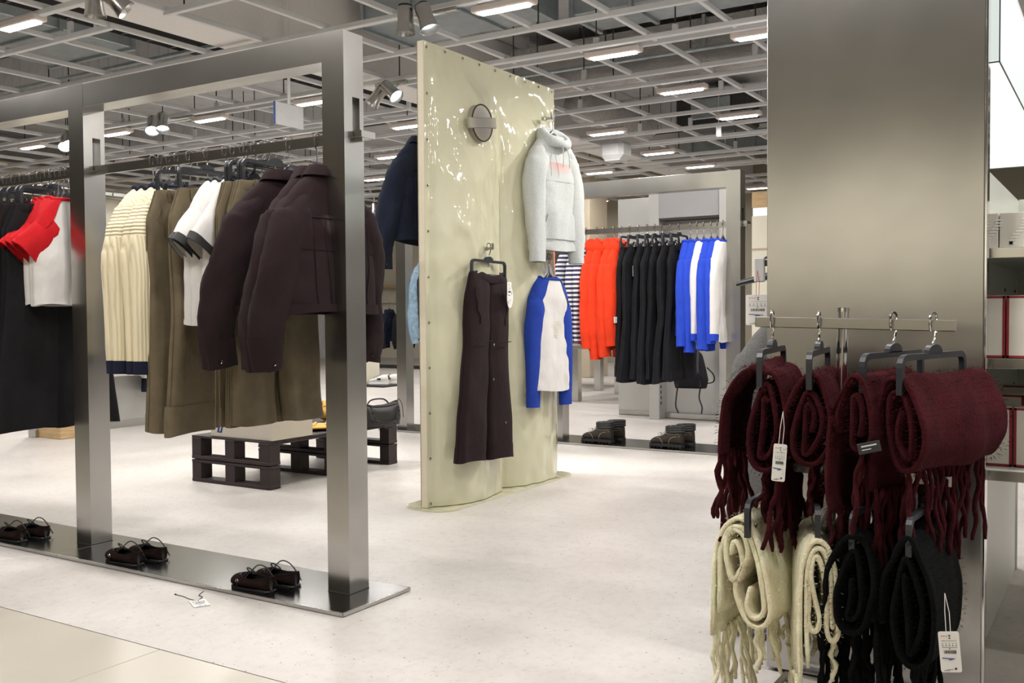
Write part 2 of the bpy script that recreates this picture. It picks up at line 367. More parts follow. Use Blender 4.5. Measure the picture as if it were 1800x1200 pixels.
# ---- suspended grid: parts of the ceiling
vm = MB().box((0,0,0), (.032, 1, .038), .004).mesh('grid_rail', M['white_metal'])
um = MB().box((0,0,0), (1, .036, .042), .004).mesh('grid_rail', M['white_metal'])
trm = MB().box((0,0,0), (1, .048, .036), .004).mesh('light_track', M['white_metal'])
GZ = 3.0
VX = [-2.37 - .613*k for k in range(-6, 20)]
for x in VX:
    inst('grid_rail', vm, ce, (x, 6.3, GZ+.02), (0,0,0), (1, 20.4, 1))
UY = [-2.5,-1.4,-.3,.8,1.9,3.4,4.40,6.05,6.86,7.72,8.77,10.27,11.03,12.0,13.2,14.4,15.6]
for y in UY:
    inst('grid_rail', um, ce, (-10.2, y, GZ), (0,0,0), (8.4, 1, 1)); inst('grid_rail', um, ce, (-.95, y, GZ), (0,0,0), (9.0, 1, 1))
TY = [-1.0, 1.2, 2.6, 3.93, 5.27, 6.67, 8.04, 9.42, 10.85, 12.32, 12.9, 14.9]
for y in TY:
    inst('light_track', trm, ce, (-5.3, y, GZ-.012), (0,0,0), (18, 1, 1))
rm = MB().tube([(0,0,0),(0,0,ZS-GZ)], .006, 6, False).mesh('hanger_rod', M['rod'])
rw = MB().tube([(0,0,0),(0,0,ZS-GZ)], .010, 6, False).mesh('hanger_rod', M['white_metal'])
hb = MB().box((0,0,.05), (.045,.03,.12), .004).mesh('rod_bracket', M['white_metal'])
rnd = random.Random(4)
for y in UY[5:]:
    for k, x in enumerate(VX[2:]):
        if rnd.random() < .5 and y < 13.5:
            dx = rnd.uniform(-.2, .2)
            inst('hanger_rod', rm if rnd.random() < .8 else rw, ce, (x+dx, y, GZ))
            if rnd.random() < .6: inst('rod_bracket', hb, ce, (x+dx, y, GZ))
# ---- slim ceiling lamps
lh = MB().box((0,0,0), (.46,.10,.045), .008).mesh('ceiling_lamp', M['lamp_house'])
ld = MB().box((0,0,-.026), (.37,.07,.012), .003).mesh('diffuser', M['lamp'])
lc = MB().box((0,0,.03), (.28,.02,.02), .003).mesh('bracket', M['white_metal'])
ORD = ['nearest','second','third','fourth','fifth','sixth','seventh','eighth','ninth','tenth','eleventh','twelfth']
rows = {}
for x, y in LAMPS:
    rows.setdefault(round(y/1.45), []).append((x, y))
NUM = ['first','second','third','fourth','fifth','sixth','seventh','eighth','ninth','tenth','eleventh','twelfth','thirteenth','fourteenth','fifteenth','sixteenth','seventeenth','eighteenth','nineteenth','twentieth']
rk = sorted(rows)
for ri, r in enumerate(rk):
    for ci, (x, y) in enumerate(sorted(rows[r])):
        if y < 3: lab = 'glowing unseen slim ceiling lamp overhead, %s from the left of the %s row of them' % (NUM[ci], NUM[ri])
        else: lab = 'glowing slim ceiling lamp, %s from the left in the %s lit row of the grid' % (NUM[ci], NUM[ri])
        o = inst('ceiling_lamp', lh, None, (x, y, LAMP_Z)); tag(o, lab, 'lamp', 'slim lamps on the ceiling grid')
        inst('diffuser', ld, o); inst('bracket', lc, o)
# ---- twin spotlights on the tracks
def head_mesh():
    b = MB(); b.lathe([(.030,.085),(.050,.085),(.052,.06),(.050,0),(.056,-.05),(.066,-.085),(.062,-.085),(.052,-.05),(.049,-.01)], 28, cap0=True)
    return b.mesh('spot_head', M['steel'], True)
HM = head_mesh()
fins = MB()
for k in range(-3, 4):
    fins.box((k*.011, 0, .092), (.004, 2*math.sqrt(max(.0004, .043**2-(k*.011)**2)), .016))
FM = fins.mesh('heat_sink', M['blk'])
LM = MB().lathe([(.049,-.012),(.001,-.0121)], 24).mesh('lens', M['spotlit'])
def twin(p, q, lab, track_y):
    cx = (p[0]+q[0])/2
    t = thing('twin_spotlight', lab, 'spotlight', (cx, track_y, GZ-.03), 0, 'twin spotlights on the ceiling tracks')
    box_obj('adapter_bar', (0, 0, -.012), (.34, .035, .026), M['steel'], t, .004)
    for h in (p, q):
        loc = Vector(h[:3]); aim = Vector(h[3:6]); d = (loc-aim).normalized()
        rot = d.to_track_quat('Z', 'Y').to_euler()
        rel = loc - Vector((cx, track_y, GZ-.03))
        MB().tube([(rel.x, 0, -.02), (rel.x, rel.y*.5, rel.z*.55), tuple(rel + d*.03)], .008, 8).obj('arm', M['white_metal'], t, True)
        o = inst('spot_head', HM, t, rel, rot); inst('heat_sink', FM, o); inst('lens', LM, o)
        l = bpy.data.lights.new('spot_light', 'SPOT'); l.energy = SPOT_W*h[6]; l.spot_size = R(52); l.spot_blend = .7; l.color = (1.0,.97,.90); l.shadow_soft_size = .04
        lo = bpy.data.objects.new('spot_light', l); COL.objects.link(lo); lo.location = loc - d*.09; lo.rotation_euler = rot
twin(SPOTS[0], SPOTS[1], 'large twin steel spotlight above the left end of the near frame', 3.93)
twin(SPOTS[2], SPOTS[3], 'twin steel spotlight hanging above the top corner of the cream panel', 5.27)
twin(SPOTS[4], SPOTS[5], 'twin steel spotlight between the frame post and the cream panel', 6.67)
twin(SPOTS[6], SPOTS[7], 'bright twin spotlight below the beam of the near frame', 6.67)
twin(SPOTS[8], SPOTS[9], 'bright twin spotlight half hidden by the left frame post', 6.67)
def spot_only(h):
    loc = Vector(h[:3]); d = (loc-Vector(h[3:6])).normalized()
    l = bpy.data.lights.new('spot_light', 'SPOT'); l.energy = SPOT_W*h[6]; l.spot_size = R(58); l.spot_blend = .7; l.color = (1.0,.97,.90); l.shadow_soft_size = .04
    lo = bpy.data.objects.new('spot_light', l); COL.objects.link(lo); lo.location = loc; lo.rotation_euler = d.to_track_quat('Z','Y').to_euler()
for h in SPOTS[10:]: spot_only(h)
t = thing('single_spotlight', 'small dark spotlight on the far wall right of the near post', 'spotlight', (-11.0, 13.19, 2.9))
MB().tube([(0,0,.08),(0,0,-.03)], .012, 8).obj('arm', M['white_metal'], t, True)
o = inst('spot_head', HM, t, (0,0,-.11)); inst('heat_sink', FM, o)
# ---- services above the grid
def rect_duct(name, lab, x0, x1, y0, y1, z0, z1, mat, ribs, along='x'):
    t = thing(name, lab, 'duct', ((x0+x1)/2, (y0+y1)/2, z0))
    w, d, h = x1-x0, y1-y0, z1-z0
    MB().box((0,0,h/2), (w,d,h), .006).obj('duct_body', mat, t)
    for k in range(ribs+1):
        p = -.5 + k/ribs if ribs else 0
        b = MB()
        if along == 'x': b.box((p*w, 0, h/2), (.035, d+.05, h+.05), .004)
        else: b.box((0, p*d, h/2), (w+.05, .035, h+.05), .004)
        b.obj('flange', M['duct'], t)
    MB().tube([(0,0,h-.02),(0,0,ZS-z0)], .010, 6).obj('hanger_rod', M['rod'], t)
    return t
def foil_mat():
    m, tt, b = nt('crinkled_foil'); v = coords(tt); f = ntex(tt, v, 14, 5, .75); g = ntex(tt, v, 3, 3)
    tt.links.new(ramp(tt, g, ((.3, (.50,.48,.46)), (.7, (.66,.64,.62)))), b.inputs['Base Color']); b.inputs['Metallic'].default_value = .45; b.inputs['Roughness'].default_value = .36
    bump(tt, b, f, 1.0, .05); return m
M['foil'] = foil_mat()
rect_duct('air_duct', 'blue grey sheet metal air duct above the cream panel', -5.35, -3.9, 6.3, 6.95, 3.34, 3.62, M['duct'], 3)
rect_duct('air_duct', 'galvanised air duct with flanged joints right of the cream panel top', -3.75, -1.2, 6.95, 7.45, 3.34, 3.62, M['duct'], 5)
rect_duct('air_duct', 'wide foil wrapped flat duct above the right part of the grid', -5.35, -1.2, 8.60, 9.55, 3.38, 3.66, M['foil'], 0)
rect_duct('air_duct', 'dark flat duct above the left end of the grid', -8.7, -7.5, 3.6, 5.7, 3.36, 3.62, M['duct'], 3, 'y')
rect_duct('air_duct', 'long grey duct above the far right grid', -5.3, -1.6, 13.4, 13.9, 3.25, 3.5, M['duct'], 4)
def foil_pipe(lab, pts, r, ends=True):
    P = smoothpath(pts, 14); rnd = random.Random(len(lab)); rr = [r*(1+.09*math.sin(i*1.9)+rnd.uniform(-.05,.05)) for i in range(len(P))]
    t = thing('foil_duct', lab, 'duct', pts[0]); o0 = Vector(pts[0])
    MB().tube([p-o0 for p in P], rr, 18, True).obj('duct_skin', M['foil'], t, True, 180)
    pm_ = P[len(P)//2]-o0; MB().tube([pm_, (pm_.x, pm_.y, ZS-o0.z)], .008, 6).obj('hanger_rod', M['rod'], t)
    d = (P[-1]-P[-2]).normalized()
    MB().tube([P[-1]-o0-d*.01, P[-1]-o0+d*.03], r*.86, 18).obj('dark_mouth', M['blk'], t)
foil_pipe('crinkled silver pipe running along the grid right of the cream panel', [(-5.4,8.30,3.17),(-4.6,8.30,3.17),(-3.5,8.32,3.17),(-1.4,8.30,3.18)], .115)
foil_pipe('fat silver flexible duct bending down with an open end', [(-5.2,9.75,3.30),(-5.18,10.2,3.29),(-5.12,10.8,3.27),(-5.05,11.3,3.26)], .17)
t = thing('air_unit', 'dark ventilation unit behind the silver flexible duct', 'air unit', (-4.3, 11.75, 3.25)); MB().box((0,0,.2), (.9,.5,.42), .02).obj('casing', M['rod'], t); MB().tube([(0,0,.4),(0,0,ZS-3.25)], .012, 6).obj('hanger_rod', M['rod'], t); MB().box((0,-.26,.2), (.5,.04,.25), .01).obj('grille', M['duct'], t)
t = thing('cassette_unit', 'rounded off white unit hanging under the far grid', 'air unit', (-5.09, 10.5, 2.76)); MB().box((0,0,.11), (.30,.30,.22), .05).obj('casing', M['white_metal'], t, True); MB().box((0,0,-.005), (.2,.2,.02), .004).obj('vent', M['slab'], t); MB().tube([(0,0,.2),(0,0,ZS-2.78)], .012, 6).obj('hanger_rod', M['white_metal'], t)
t = thing('hanging_sign', 'blank white panel hung on a pole above the near rail', 'sign', (-5.47, 5.56, 2.43)); box_obj('board', (0,.0,.085), (.012,.30,.17), M['white_metal'], t, .002); MB().box((0,-.155,.085), (.016,.010,.17), .002).obj('edge', M['blueink'], t); MB().tube([(0,0,.17),(0,0,ZS-2.43)], .012, 8).obj('pole', M['white_metal'], t, True)
t = thing('sensor_box', 'small white box on a wire under the far right grid', 'sensor', (-3.65, 10.0, 2.83)); box_obj('case', (0,0,.05), (.05,.04,.12), M['white_metal'], t, .006); MB().tube([(0,0,.1),(0,0,.5)], .004, 6).obj('cable', M['white_metal'], t)

for k, (lab, y, z, xa, xb, r) in enumerate((('thin grey conduit above the grid right of the cream panel', 7.95, 3.2, -5.3, -1.0, .018), ('pair of cable pipes high above the far grid', 10.6, 3.45, -5.3, -1.0, .03), ('grey conduit crossing above the left part of the grid', 5.9, 3.3, -12.0, -6.1, .02), ('long pipe above the grid behind the near frame', 8.9, 3.25, -13.0, -6.1, .03))):
    t = thing('conduit', lab, 'pipe', (xa, y, z)); MB().tube([(0,0,0),(xb-xa,0,0)], r, 10).obj('pipe', M['white_metal' if k % 2 else 'duct'], t, True)
    for q in range(3): MB().tube([((xb-xa)*(.15+.35*q),0,0),((xb-xa)*(.15+.35*q),0,ZS-z)], .006, 6).obj('hanger_rod', M['rod'], t)
t = thing('cable_tray', 'dark cable tray running away above the left grid', 'cable tray', (-7.0, 4.2, 3.35)); b_ = MB(); b_.box((-.12,3,0), (.012,6,.06)).box((.12,3,0), (.012,6,.06))
for q in range(24): b_.box((0,.1+.25*q,-.02), (.25,.025,.012))
b_.obj('tray', M['rod'], t)['kind'] = 'stuff'
for q in range(3): MB().tube([(0,1+2*q,0),(0,1+2*q,ZS-3.35)], .008, 6).obj('hanger_rod', M['rod'], t)
# ------------------------------------------------------------------ steel ladder frames
def slotted_post(name, x0, x1, y0, y1, H, sl, mat, parent, sy):
    b = MB(); xc = (x0+x1)/2; w = x1-x0
    b.box((xc, (y0+sy[0])/2, H/2), (w, sy[0]-y0, H)); b.box((xc, (sy[1]+y1)/2, H/2), (w, y1-sy[1], H))
    ym, yd = (sy[0]+sy[1])/2, sy[1]-sy[0]
    b.box((xc, ym, sl[0]/2), (w, yd, sl[0])); b.box((xc, ym, (sl[1]+H)/2), (w, yd, H-sl[1]))
    return b.obj(name, mat, parent)
def base_plate(x0, x1, y0, y1, parent):
    o = MB().box(((x0+x1)/2, (y0+y1)/2, .0085), (x1-x0-.002, y1-y0, .013), .002).obj('base_plate', M['steel_dark'], parent)
    MB().box(((x0+x1)/2, (y0+y1)/2, .001), (x1-x0-.03, y1-y0-.03, .004)).obj('foot_pad', M['gap'], o)
    MB().box(((x0+x1)/2, y0-.0015, .0085), (x1-x0-.002, .003, .012)).obj('front_edge', M['steel_h'], o); MB().box((x1+.0005, (y0+y1)/2, .0085), (.003, y1-y0, .012)).obj('end_edge', M['steel_h'], o)  # paler strips stand in for floor light reflected on the plate's edges
def frame(name, lab, base_x, by, posts, py, H, beam_z, rail_z, slot, ry):
    t = thing(name, lab, 'display frame', (base_x[0], 0, 0)); ox = base_x[0]
    for a, b in zip(base_x, base_x[1:]): base_plate(a-ox, b-ox, by[0], by[1], t)
    for x0, x1 in posts:
        slotted_post('post', x0-ox, x1-ox, py[0], py[1], H, slot, M['steel'], t, (ry-.02, ry+.018))
        MB().box(((x0+x1)/2-ox, (py[0]+py[1])/2, .0155), (x1-x0+.003, py[1]-py[0]+.003, .003)).obj('post_joint', M['gap'], t)
    xs = [p for p in posts]
    for (a0, a1), (b0, b1) in zip(xs, xs[1:]):
        MB().box(((a1+b0)/2-ox, (py[0]+py[1])/2, (beam_z+H)/2), (b0-a1, py[1]-py[0]-.002, H-beam_z-.002), .001).obj('beam', M['steel_h'], t)
    r0, r1 = posts[0][0]-.02, posts[-1][1]+.032
    rl = MB().box(((r0+r1)/2-ox, ry, rail_z-.019), (r1-r0, .013, .038), .001).obj('rail', M['steel_h'], t)
    for x0, x1 in posts:
        MB().box((x1+.018-ox, ry+.022, rail_z-.012), (.036, .075, .024), .001).obj('rail_bracket', M['steel_h'], t)
    return t
FZ = 1.632
frame('garment_gantry', 'large brushed steel frame with two posts standing at the left front', (-6.6,-5.15,-3.717,-2.165), (2.415,2.772), ((-5.27,-5.17),(-3.833,-3.733),(-2.385,-2.285)), (2.585,2.687), 1.97, 1.87, FZ, (1.612,1.748), 2.648)
frame('garment_gantry', 'steel frame behind the cream panel with red black and blue clothes', (-5.36,-3.79,-2.12), (6.45,6.865), ((-5.25,-5.15),(-3.742,-3.642),(-2.345,-2.243)), (6.57,6.672), 1.96, 1.845, 1.612, (1.575,1.70), 6.62)

# ------------------------------------------------------------------ cream vinyl panel
PX, PY0, PY1, PH = -2.973, 3.957, 5.272, 2.352
pan = thing('padded_display_panel', 'tall glossy cream padded panel standing in the middle of the floor', 'display panel', (PX, PY0, 0))
MB().box((-.021, (PY1-PY0)/2, PH/2+.004), (.040, PY1-PY0, PH-.01), .003).obj('core', M['vinyl_edge'], pan)
def pillow(y, z):
    w = PY1-PY0; edge = .045
    half = (w-edge-.02)/2
    u = y-edge
    if u <= 0 or u >= 2*half: fy = 0
    else:
        k = (u % half)/half; fy = max(0, math.sin(math.pi*k))**.55
        fy *= .82+.18*math.sin(math.pi*k)
    zt = PH-.10-.035*math.cos(u*9)
    g = min(1, max(0, (zt-z)/.26)); g = g*g*(3-2*g)
    g *= .86 + .14*math.sin(z*2.1+.6)
    v = .122*fy*g
    n = mnoise.noise(Vector((y*5, z*3.2, 1.7)))*.016 + mnoise.noise(Vector((y*12, z*7, 7)))*.006
    r = mnoise.noise(Vector((y*7+z*3, z*1.5-y*4, 3)))
    n += .008*(1-abs(r)*4) if abs(r) < .25 else 0
    return v + n*fy*min(1, g*1.4)*(1.15 if z < 1.9 else .6)
def skin(sign):
    ny, nz = 92, 130; b = MB(); v = []
    for i in range(nz+1):
        z = .012 + (PH-.014)*i/nz
        for j in range(ny+1):
            y = (PY1-PY0)*j/ny
            d = pillow(y, z)
            v.append((.001+d if sign > 0 else -.043-d, y, z))
    f = [(i*(ny+1)+j, i*(ny+1)+j+1, (i+1)*(ny+1)+j+1, (i+1)*(ny+1)+j) for i in range(nz) for j in range(ny)]
    if sign < 0: f = [q[::-1] for q in f]
    b.add(v, f); return b
skin(1).obj('front_skin', M['vinyl'], pan, True, 180); skin(-1).obj('back_skin', M['vinyl'], pan, True, 180)
pl = []
x0, x1, y0, y1, r = -.165, .135, -.035, 1.345, .11
for cx, cy, a0 in ((x1-r, y1-r, 0), (x0+r, y1-r, 90), (x0+r, y0+r, 180), (x1-r, y0+r, 270)):
    for k in range(9): a = R(a0+k*11.25); pl.append((cx+r*math.cos(a), cy+r*math.sin(a)))
MB().prism(pl, 'z', .0005, .009).obj('foot_plate', M['vinyl'], pan)
bolt = MB().lathe([(.0065,0),(.0065,.003),(.004,.0055),(.0005,.006)], 10, m=Matrix.Rotation(R(90), 4, 'Y')).mesh('bolt', M['wire'], True)
for k in range(11): inst('bolt', bolt, pan, (.002, .021, .03+k*.229))
for k in range(1, 9): inst('bolt', bolt, pan, (.002, .021+k*.158, PH-.022))
bd = thing('badge', '', '', (0,0,0)); 
for k in ('label','category'): 
    if k in bd: del bd[k]
bd.parent = pan; bd.location = (.104, 4.315-PY0, 1.985); bd.scale = (1.12,1.12,1.12)
RY = Matrix.Rotation(R(90), 4, 'Y')
def badge_mat():
    m, tt, b = nt('grey_brown_emblem'); v = coords(tt); ln = tt.nodes.new('ShaderNodeVectorMath'); ln.operation = 'LENGTH'; tt.links.new(v, ln.inputs[0])
    tt.links.new(ramp(tt, ln.outputs['Value'], ((.0, (.15,.13,.11)), (.06, (.19,.17,.14)), (.105, (.30,.28,.21)))), b.inputs['Base Color']); b.inputs['Roughness'].default_value = .35
    return m
M['badge'] = badge_mat()
MB().lathe([(.0005,.010),(.06,.009),(.084,.006),(.086,-.03)], 40, m=RY).obj('disc', M['badge'], bd, True, 60)
MB().tube([(.006, .0845*math.cos(a*math.pi/24), .0845*math.sin(a*math.pi/24)) for a in range(48)], .0035, 8, loop=True).obj('ring', M['leather'], bd, True)
MB().box((.004,0,0), (.016,.232,.050), .004, m=Matrix.Rotation(R(8), 4, 'X')).obj('band', M['badge'], bd)
bd.name = 'badge'
def peg(y, z, out=.0):
    b = MB().box((.012+out,0,0), (.024,.030,.022), .003).box((.04+out,0,0), (.06,.014,.014), .002).box((.068+out,0,.010), (.012,.014,.034), .002)
    return b.obj('peg', M['steel_h'], pan, loc=(.085, y-PY0, z))
for y, z in ((4.335,1.33),(4.985,2.115),(4.955,1.302)): peg(y, z)

# ------------------------------------------------------------------ right hand steel screen and gondola
scr = thing('steel_screen', 'tall plain satin steel screen behind the scarf stand', 'screen', (-.564, 2.68, 0))
box_obj('sheet', (0, 0, 1.31), (.540, .036, 2.60), M['steel_panel'], scr, .002)
MB().box((.2735, .004, 1.31), (.006, .046, 2.60), .001).obj('edge_strip', M['chrome'], scr)
MB().box((0, .01, .005), (.5, .03, .01)).obj('plinth', M['gap'], scr)
gon = thing('shelf_unit', 'grey steel shelf unit right of the steel screen', 'shelf unit', (-.345, 2.75, 0))
box_obj('side_panel', (-.02, .73, .703), (.04, 1.46, 1.406), M['shelf_grey'], gon, .002)
for z in (1.150, .872, .588):
    s = box_obj('shelf', (.5, .725, z-.008), (1.0, 1.45, .016), M['shelf_grey'], gon, .002)
    MB().box((.5, -.002, z-.012), (1.0, .006, .026), .001).obj('front_lip', M['steel_h'], s)
box_obj('back_panel', (.5, 1.462, .98), (1.0, .02, .86), M['shelf_grey'], gon)
MB().box((.0, 1.44, .3), (.012, .03, .6)).obj('upright', M['chrome'], gon)
hole = MB().tube([(.0005,0,0),(.003,0,0)], .006, 8).mesh('shelf_hole', M['gap'])
for y in (.95, 1.3):
    for z in (1.02, 1.06, .95, .80, .72, .45): inst('shelf_hole', hole, gon, (0, y, z))
def carton(name, lab, x, y, z, w, d, h, grp, red=True):
    t = thing(name, lab, 'box', (x, y, z), 0, grp)
    MB().box((0,0,h/2), (w,d,h), .0012).obj('carton_body', M['perf_white'], t)
    if red:
        e = .0055
        for sx in (-1,1):
            MB().box((sx*(w/2-e/2), -d/2-.0002, h/2), (e,.0012,h)).obj('red_edge', M['perf_red'], t)
        for zz in (e/2, h-e/2): MB().box((0, -d/2-.0002, zz), (w,.0012,e)).obj('red_edge', M['perf_red'], t)
        MB().box((0,0,h+.0004), (w,d,.0012)).obj('lid', M['perf_red' if False else 'perf_white'], t)
        for sx in (-1,1): MB().box((sx*(w/2+.0002), -d/2+e/2, h/2), (.0012,e,h)).obj('red_edge', M['perf_red'], t)
    else:
        fl = MB()
        for k in range(9):
            a = R(-80+k*20); fl.box((w*.28+.014*math.sin(a*1.3), -d/2-.0004, h*.12+k*h*.085), (.016,.001,.004), 0, 0)
        fl.obj('embossed_pattern', M['white'], t)
        MB().box((-.002,-d/2-.0004,.012), (.008,.001,.008)).obj('mark', M['ink'], t)
    return t
PW = 'red edged ivory cartons in the shelf unit'
for k, x in enumerate((-.288, -.222, -.156)): carton('carton', ['red edged ivory carton on the middle shelf beside the steel screen','second red edged ivory carton on the middle shelf','third red edged ivory carton on the middle shelf, at the picture edge'][k], x, 2.80, .874, .062, .06, .156, PW)
for k, x in enumerate((-.278, -.206, -.134)): carton('carton', ['red edged ivory carton on the bottom shelf behind the burgundy scarf','second tall red edged ivory carton on the bottom shelf','third tall red edged ivory carton on the bottom shelf'][k], x, 2.86, .590, .066, .06, .152, PW)
carton('carton', 'small red edged ivory carton lying behind the bottom shelf front row', -.262, 3.05, .590, .06, .06, .170, PW)
carton('carton', 'red edged ivory carton at the back of the bottom shelf, left', -.27, 3.7, .590, .16, .06, .15, PW)
carton('carton', 'red edged ivory carton at the back of the bottom shelf, right', -.16, 3.45, .590, .10, .06, .165, PW)
for k, x in enumerate((-.303, -.243, -.182)): carton('gift_box', ['ivory box on the top shelf next to the steel screen','ivory box with white leaf pattern on the top shelf','third ivory patterned box on the top shelf'][k], x, 2.80, 1.152, .057, .05, .088, 'ivory patterned boxes on the top shelf', False)
lb = thing('light_box', 'large glowing white acrylic light box above the shelf unit', 'light box', (-.273, 2.75, 1.615))
box_obj('diffuser', (-.27, 1.04, .003), (.534, 2.07, .006), M['light_box'], lb)
box_obj('side_face', (-.003, 1.04, .135), (.006, 2.07, .262), M['light_box2'], lb)
box_obj('front_face', (-.27, .003, .135), (.534, .006, .262), M['light_box2'], lb)
box_obj('top_cover', (-.27, 1.04, .272), (.54, 2.08, .012), M['white_metal'], lb)
MB().box((.001,.0,.135), (.003,.003,.27)).box((.001,1.04,.0), (.003,2.08,.003)).box((-.27,-.001,.0), (.54,.003,.003)).obj('seam', M['rod'], lb)
MB().tube([(-.2,1.0,.27),(-.2,1.0,2.2)], .008, 8).obj('hanging_rod', M['rod'], lb)

# ------------------------------------------------------------------ steel wall cabinets at the back right
cb = thing('display_cabinet', 'pale grey steel wall cabinet behind the far right frame', 'cabinet', (-3.55, 8.4, 0))
box_obj('tall_panel', (-.36, .22, 1.03), (.44, .12, 2.06), M['grey_cab'], cb, .004)
box_obj('tall_panel', (-.10, .06, 1.03), (.10, .30, 2.06), M['grey_cab'], cb, .004)
box_obj('back_sheet', (.24, .10, 1.03), (.60, .03, 2.06), M['grey_cab'], cb)
box_obj('fascia', (.235, .0, 1.945), (.575, .18, .23), M['lilac_cab'], cb, .004)
box_obj('fascia_shadow_gap', (.235, .01, 1.82), (.575, .19, .012), M['gap'], cb)
box_obj('side_post', (.575, -.02, 1.03), (.07, .25, 2.06), M['grey_cab'], cb, .004)
box_obj('skirting', (.24, .07, .03), (.60, .05, .05), M['steel_h'], cb, .002)
box_obj('skirting', (-.36, .20, .025), (.42, .10, .04), M['steel_h'], cb, .002)
for k in range(16): inst('slot', MB().box((0,0,0), (.006,.012,.03)).mesh('slot', M['gap']) if k == 0 else bpy.data.meshes['slot'], cb, (-.048, -.05, .15+.05*k))
# low steel tables between the frame post and the cabinet
def steel_table(lab, x0, x1, y0, y1, h):
    t = thing('steel_table', lab, 'table', (x0, y0, 0)); w, d = x1-x0, y1-y0
    box_obj('table_top', (w/2, d/2, h-.02), (w+.1, d+.1, .04), M['steel_h'], t, .003)
    for x in (.045, w-.045):
        for y in (.045, d-.045): box_obj('leg', (x, y, (h-.04)/2), (.09, .09, h-.04), M['steel'], t, .002)
    return t
steel_table('steel table with folded red clothes behind the striped shirts', -5.2, -4.1, 9.57, 10.75, .62)
steel_table('lower steel table standing behind the red sweatshirts', -6.7, -5.53, 10.95, 12.0, .62)
# ------------------------------------------------------------------ dark pallet table
pt = thing('pallet_table', 'low table of two stacked dark brown pallets', 'table', (-4.72, 3.95, 0))
PWD, PDP = .645, 1.145
blk = MB().box((0,0,0), (.078,.085,.094), .002).mesh('pallet_block', M['pallet'])
brd = MB().box((0,0,0), (PWD,.088,.020), .002).mesh('pallet_board', M['pallet'])
stg = MB().box((0,0,0), (.078,PDP,.012), .002).mesh('pallet_stringer', M['pallet'])
for lv in (0, 1):
    z = lv*.135
    for y in (.043, PDP/2, PDP-.043):
        inst('pallet_board', brd, pt, (PWD/2, y, z+.012))
        for x in (.04, PWD/2, PWD-.04): inst('pallet_block', blk, pt, (x, y, z+.069))
    if lv == 1:
        for x in (.04, PWD/2, PWD-.04): inst('pallet_stringer', stg, pt, (x, PDP/2, z+.122))
        pk = MB().box((0,0,0), (PWD,.112,.012), .0015).mesh('deck_plank', M['pallet'])
        for k in range(10): inst('deck_plank', pk, pt, (PWD/2, .057+k*.1145, z+.1345))
    else:
        for y in (.043, PDP/2, PDP-.043): inst('pallet_board', brd, pt, (PWD/2, y, z+.124), scale=(1,1,.8))
bx = thing('storage_box', 'plain beige box lying on the front of the pallet table', 'box', (-4.32, 4.13, .277))
box_obj('carton', (0,0,.063), (.50,.33,.126), M['beige_box'], bx, .002); MB().box((0,0,.1275), (.502,.332,.004)).obj('lid_top', M['white'], bx)
# ------------------------------------------------------------------ hangers (origin: where the hook sits on the rail)
def hook_mb(drop=.105, r=.0025):
    pts = [(-.012,0,-.026),(-.0165,0,-.012)]
    for k in range(9):
        a = R(180-k*22.5); pts.append((.0155*math.cos(a), 0, -.001+.0045+.0*k+.0115*math.sin(a)-.0115+.009))
    pts += [(.016,0,-.022),(.010,0,-.038),(.001,0,-.052),(0,0,-drop)]
    return MB().tube(smoothpath(pts, 2), r, 6)
# hook lies in the plane across the rail: local Y of the hook runs across the rail thickness
HOOK = hook_mb().mesh('hook', M['wire'], True)
HOOK_S = hook_mb(.066).mesh('hook', M['chrome'], True)
def shoulder_mesh(w, drop):
    rings = []
    for k in range(17):
        t = -1+k/8; x = t*w; z = -.108 - drop*abs(t)**1.35
        hz = lerp(.022, .010, abs(t)) + (.012 if abs(t) < .2 else 0)*(1-abs(t)/.2 if abs(t) < .2 else 0)
        hy = lerp(.006, .017, min(1, abs(t)*1.4))
        n = 10; rings.append([(x, hy*math.cos(2*math.pi*j/n), z + hz*math.sin(2*math.pi*j/n)*(.75) - .006) for j in range(n)])
    return MB().loft(rings, True, True, True).mesh('coat_hanger', M['black_plastic'], True)
SH_FLAT = shoulder_mesh(.205, .040); SHM = shoulder_mesh(.160, .118); SHM_S = shoulder_mesh(.105, .085)
def clip_frame(w=.15, h=.075, t=.0085, top=-.078):
    b = MB(); r = .02
    pts = [(-w, top-h), (-w, top-r)] + [(-w+r-r*math.cos(R(a)), top-r+r*math.sin(R(a))) for a in (22,45,67,90)] + [(w-r+r*math.sin(R(a)), top-r+r*math.cos(R(a))) for a in (0,22,45,67,90)] + [(w, top-h)]
    rings = []
    for i, (x, z) in enumerate(pts):
        p0 = pts[max(0,i-1)]; p1 = pts[min(len(pts)-1,i+1)]; d = Vector((p1[0]-p0[0], p1[1]-p0[1])).normalized(); nx, nz = -d.y, d.x
        tt = t*.75
        rings.append([(x+nx*tt, -.006, z+nz*tt), (x+nx*tt, .006, z+nz*tt), (x-nx*tt, .006, z-nz*tt), (x-nx*tt, -.006, z-nz*tt)])
    b.loft(rings, True, True, True)
    dome = [(.034*math.cos(R(a)), top+.004+.020*math.sin(R(a))**.8) for a in range(0, 181, 20)]
    b.prism([(x, z) for x, z in dome], 'y', -.006, .006)
    return b.mesh('clip_hanger', M['black_plastic'], False)
CLF = clip_frame()
CBAR = MB().tube([(-.149,0,-.142),(.149,0,-.142)], .0016, 6).mesh('bar', M['wire'])
CLIP = MB().prism([(-.010,-.128),(-.004,-.150),(-.006,-.168),(-.002,-.168),(0,-.150),(.002,-.168),(.006,-.168),(.004,-.150),(.010,-.128),(.006,-.128),(0,-.146),(-.006,-.128)], 'x', -.007, .007).mesh('clip', M['black_plastic'])
CLIP_C = CLIP.copy(); CLIP_C.materials[0] = M['wire']
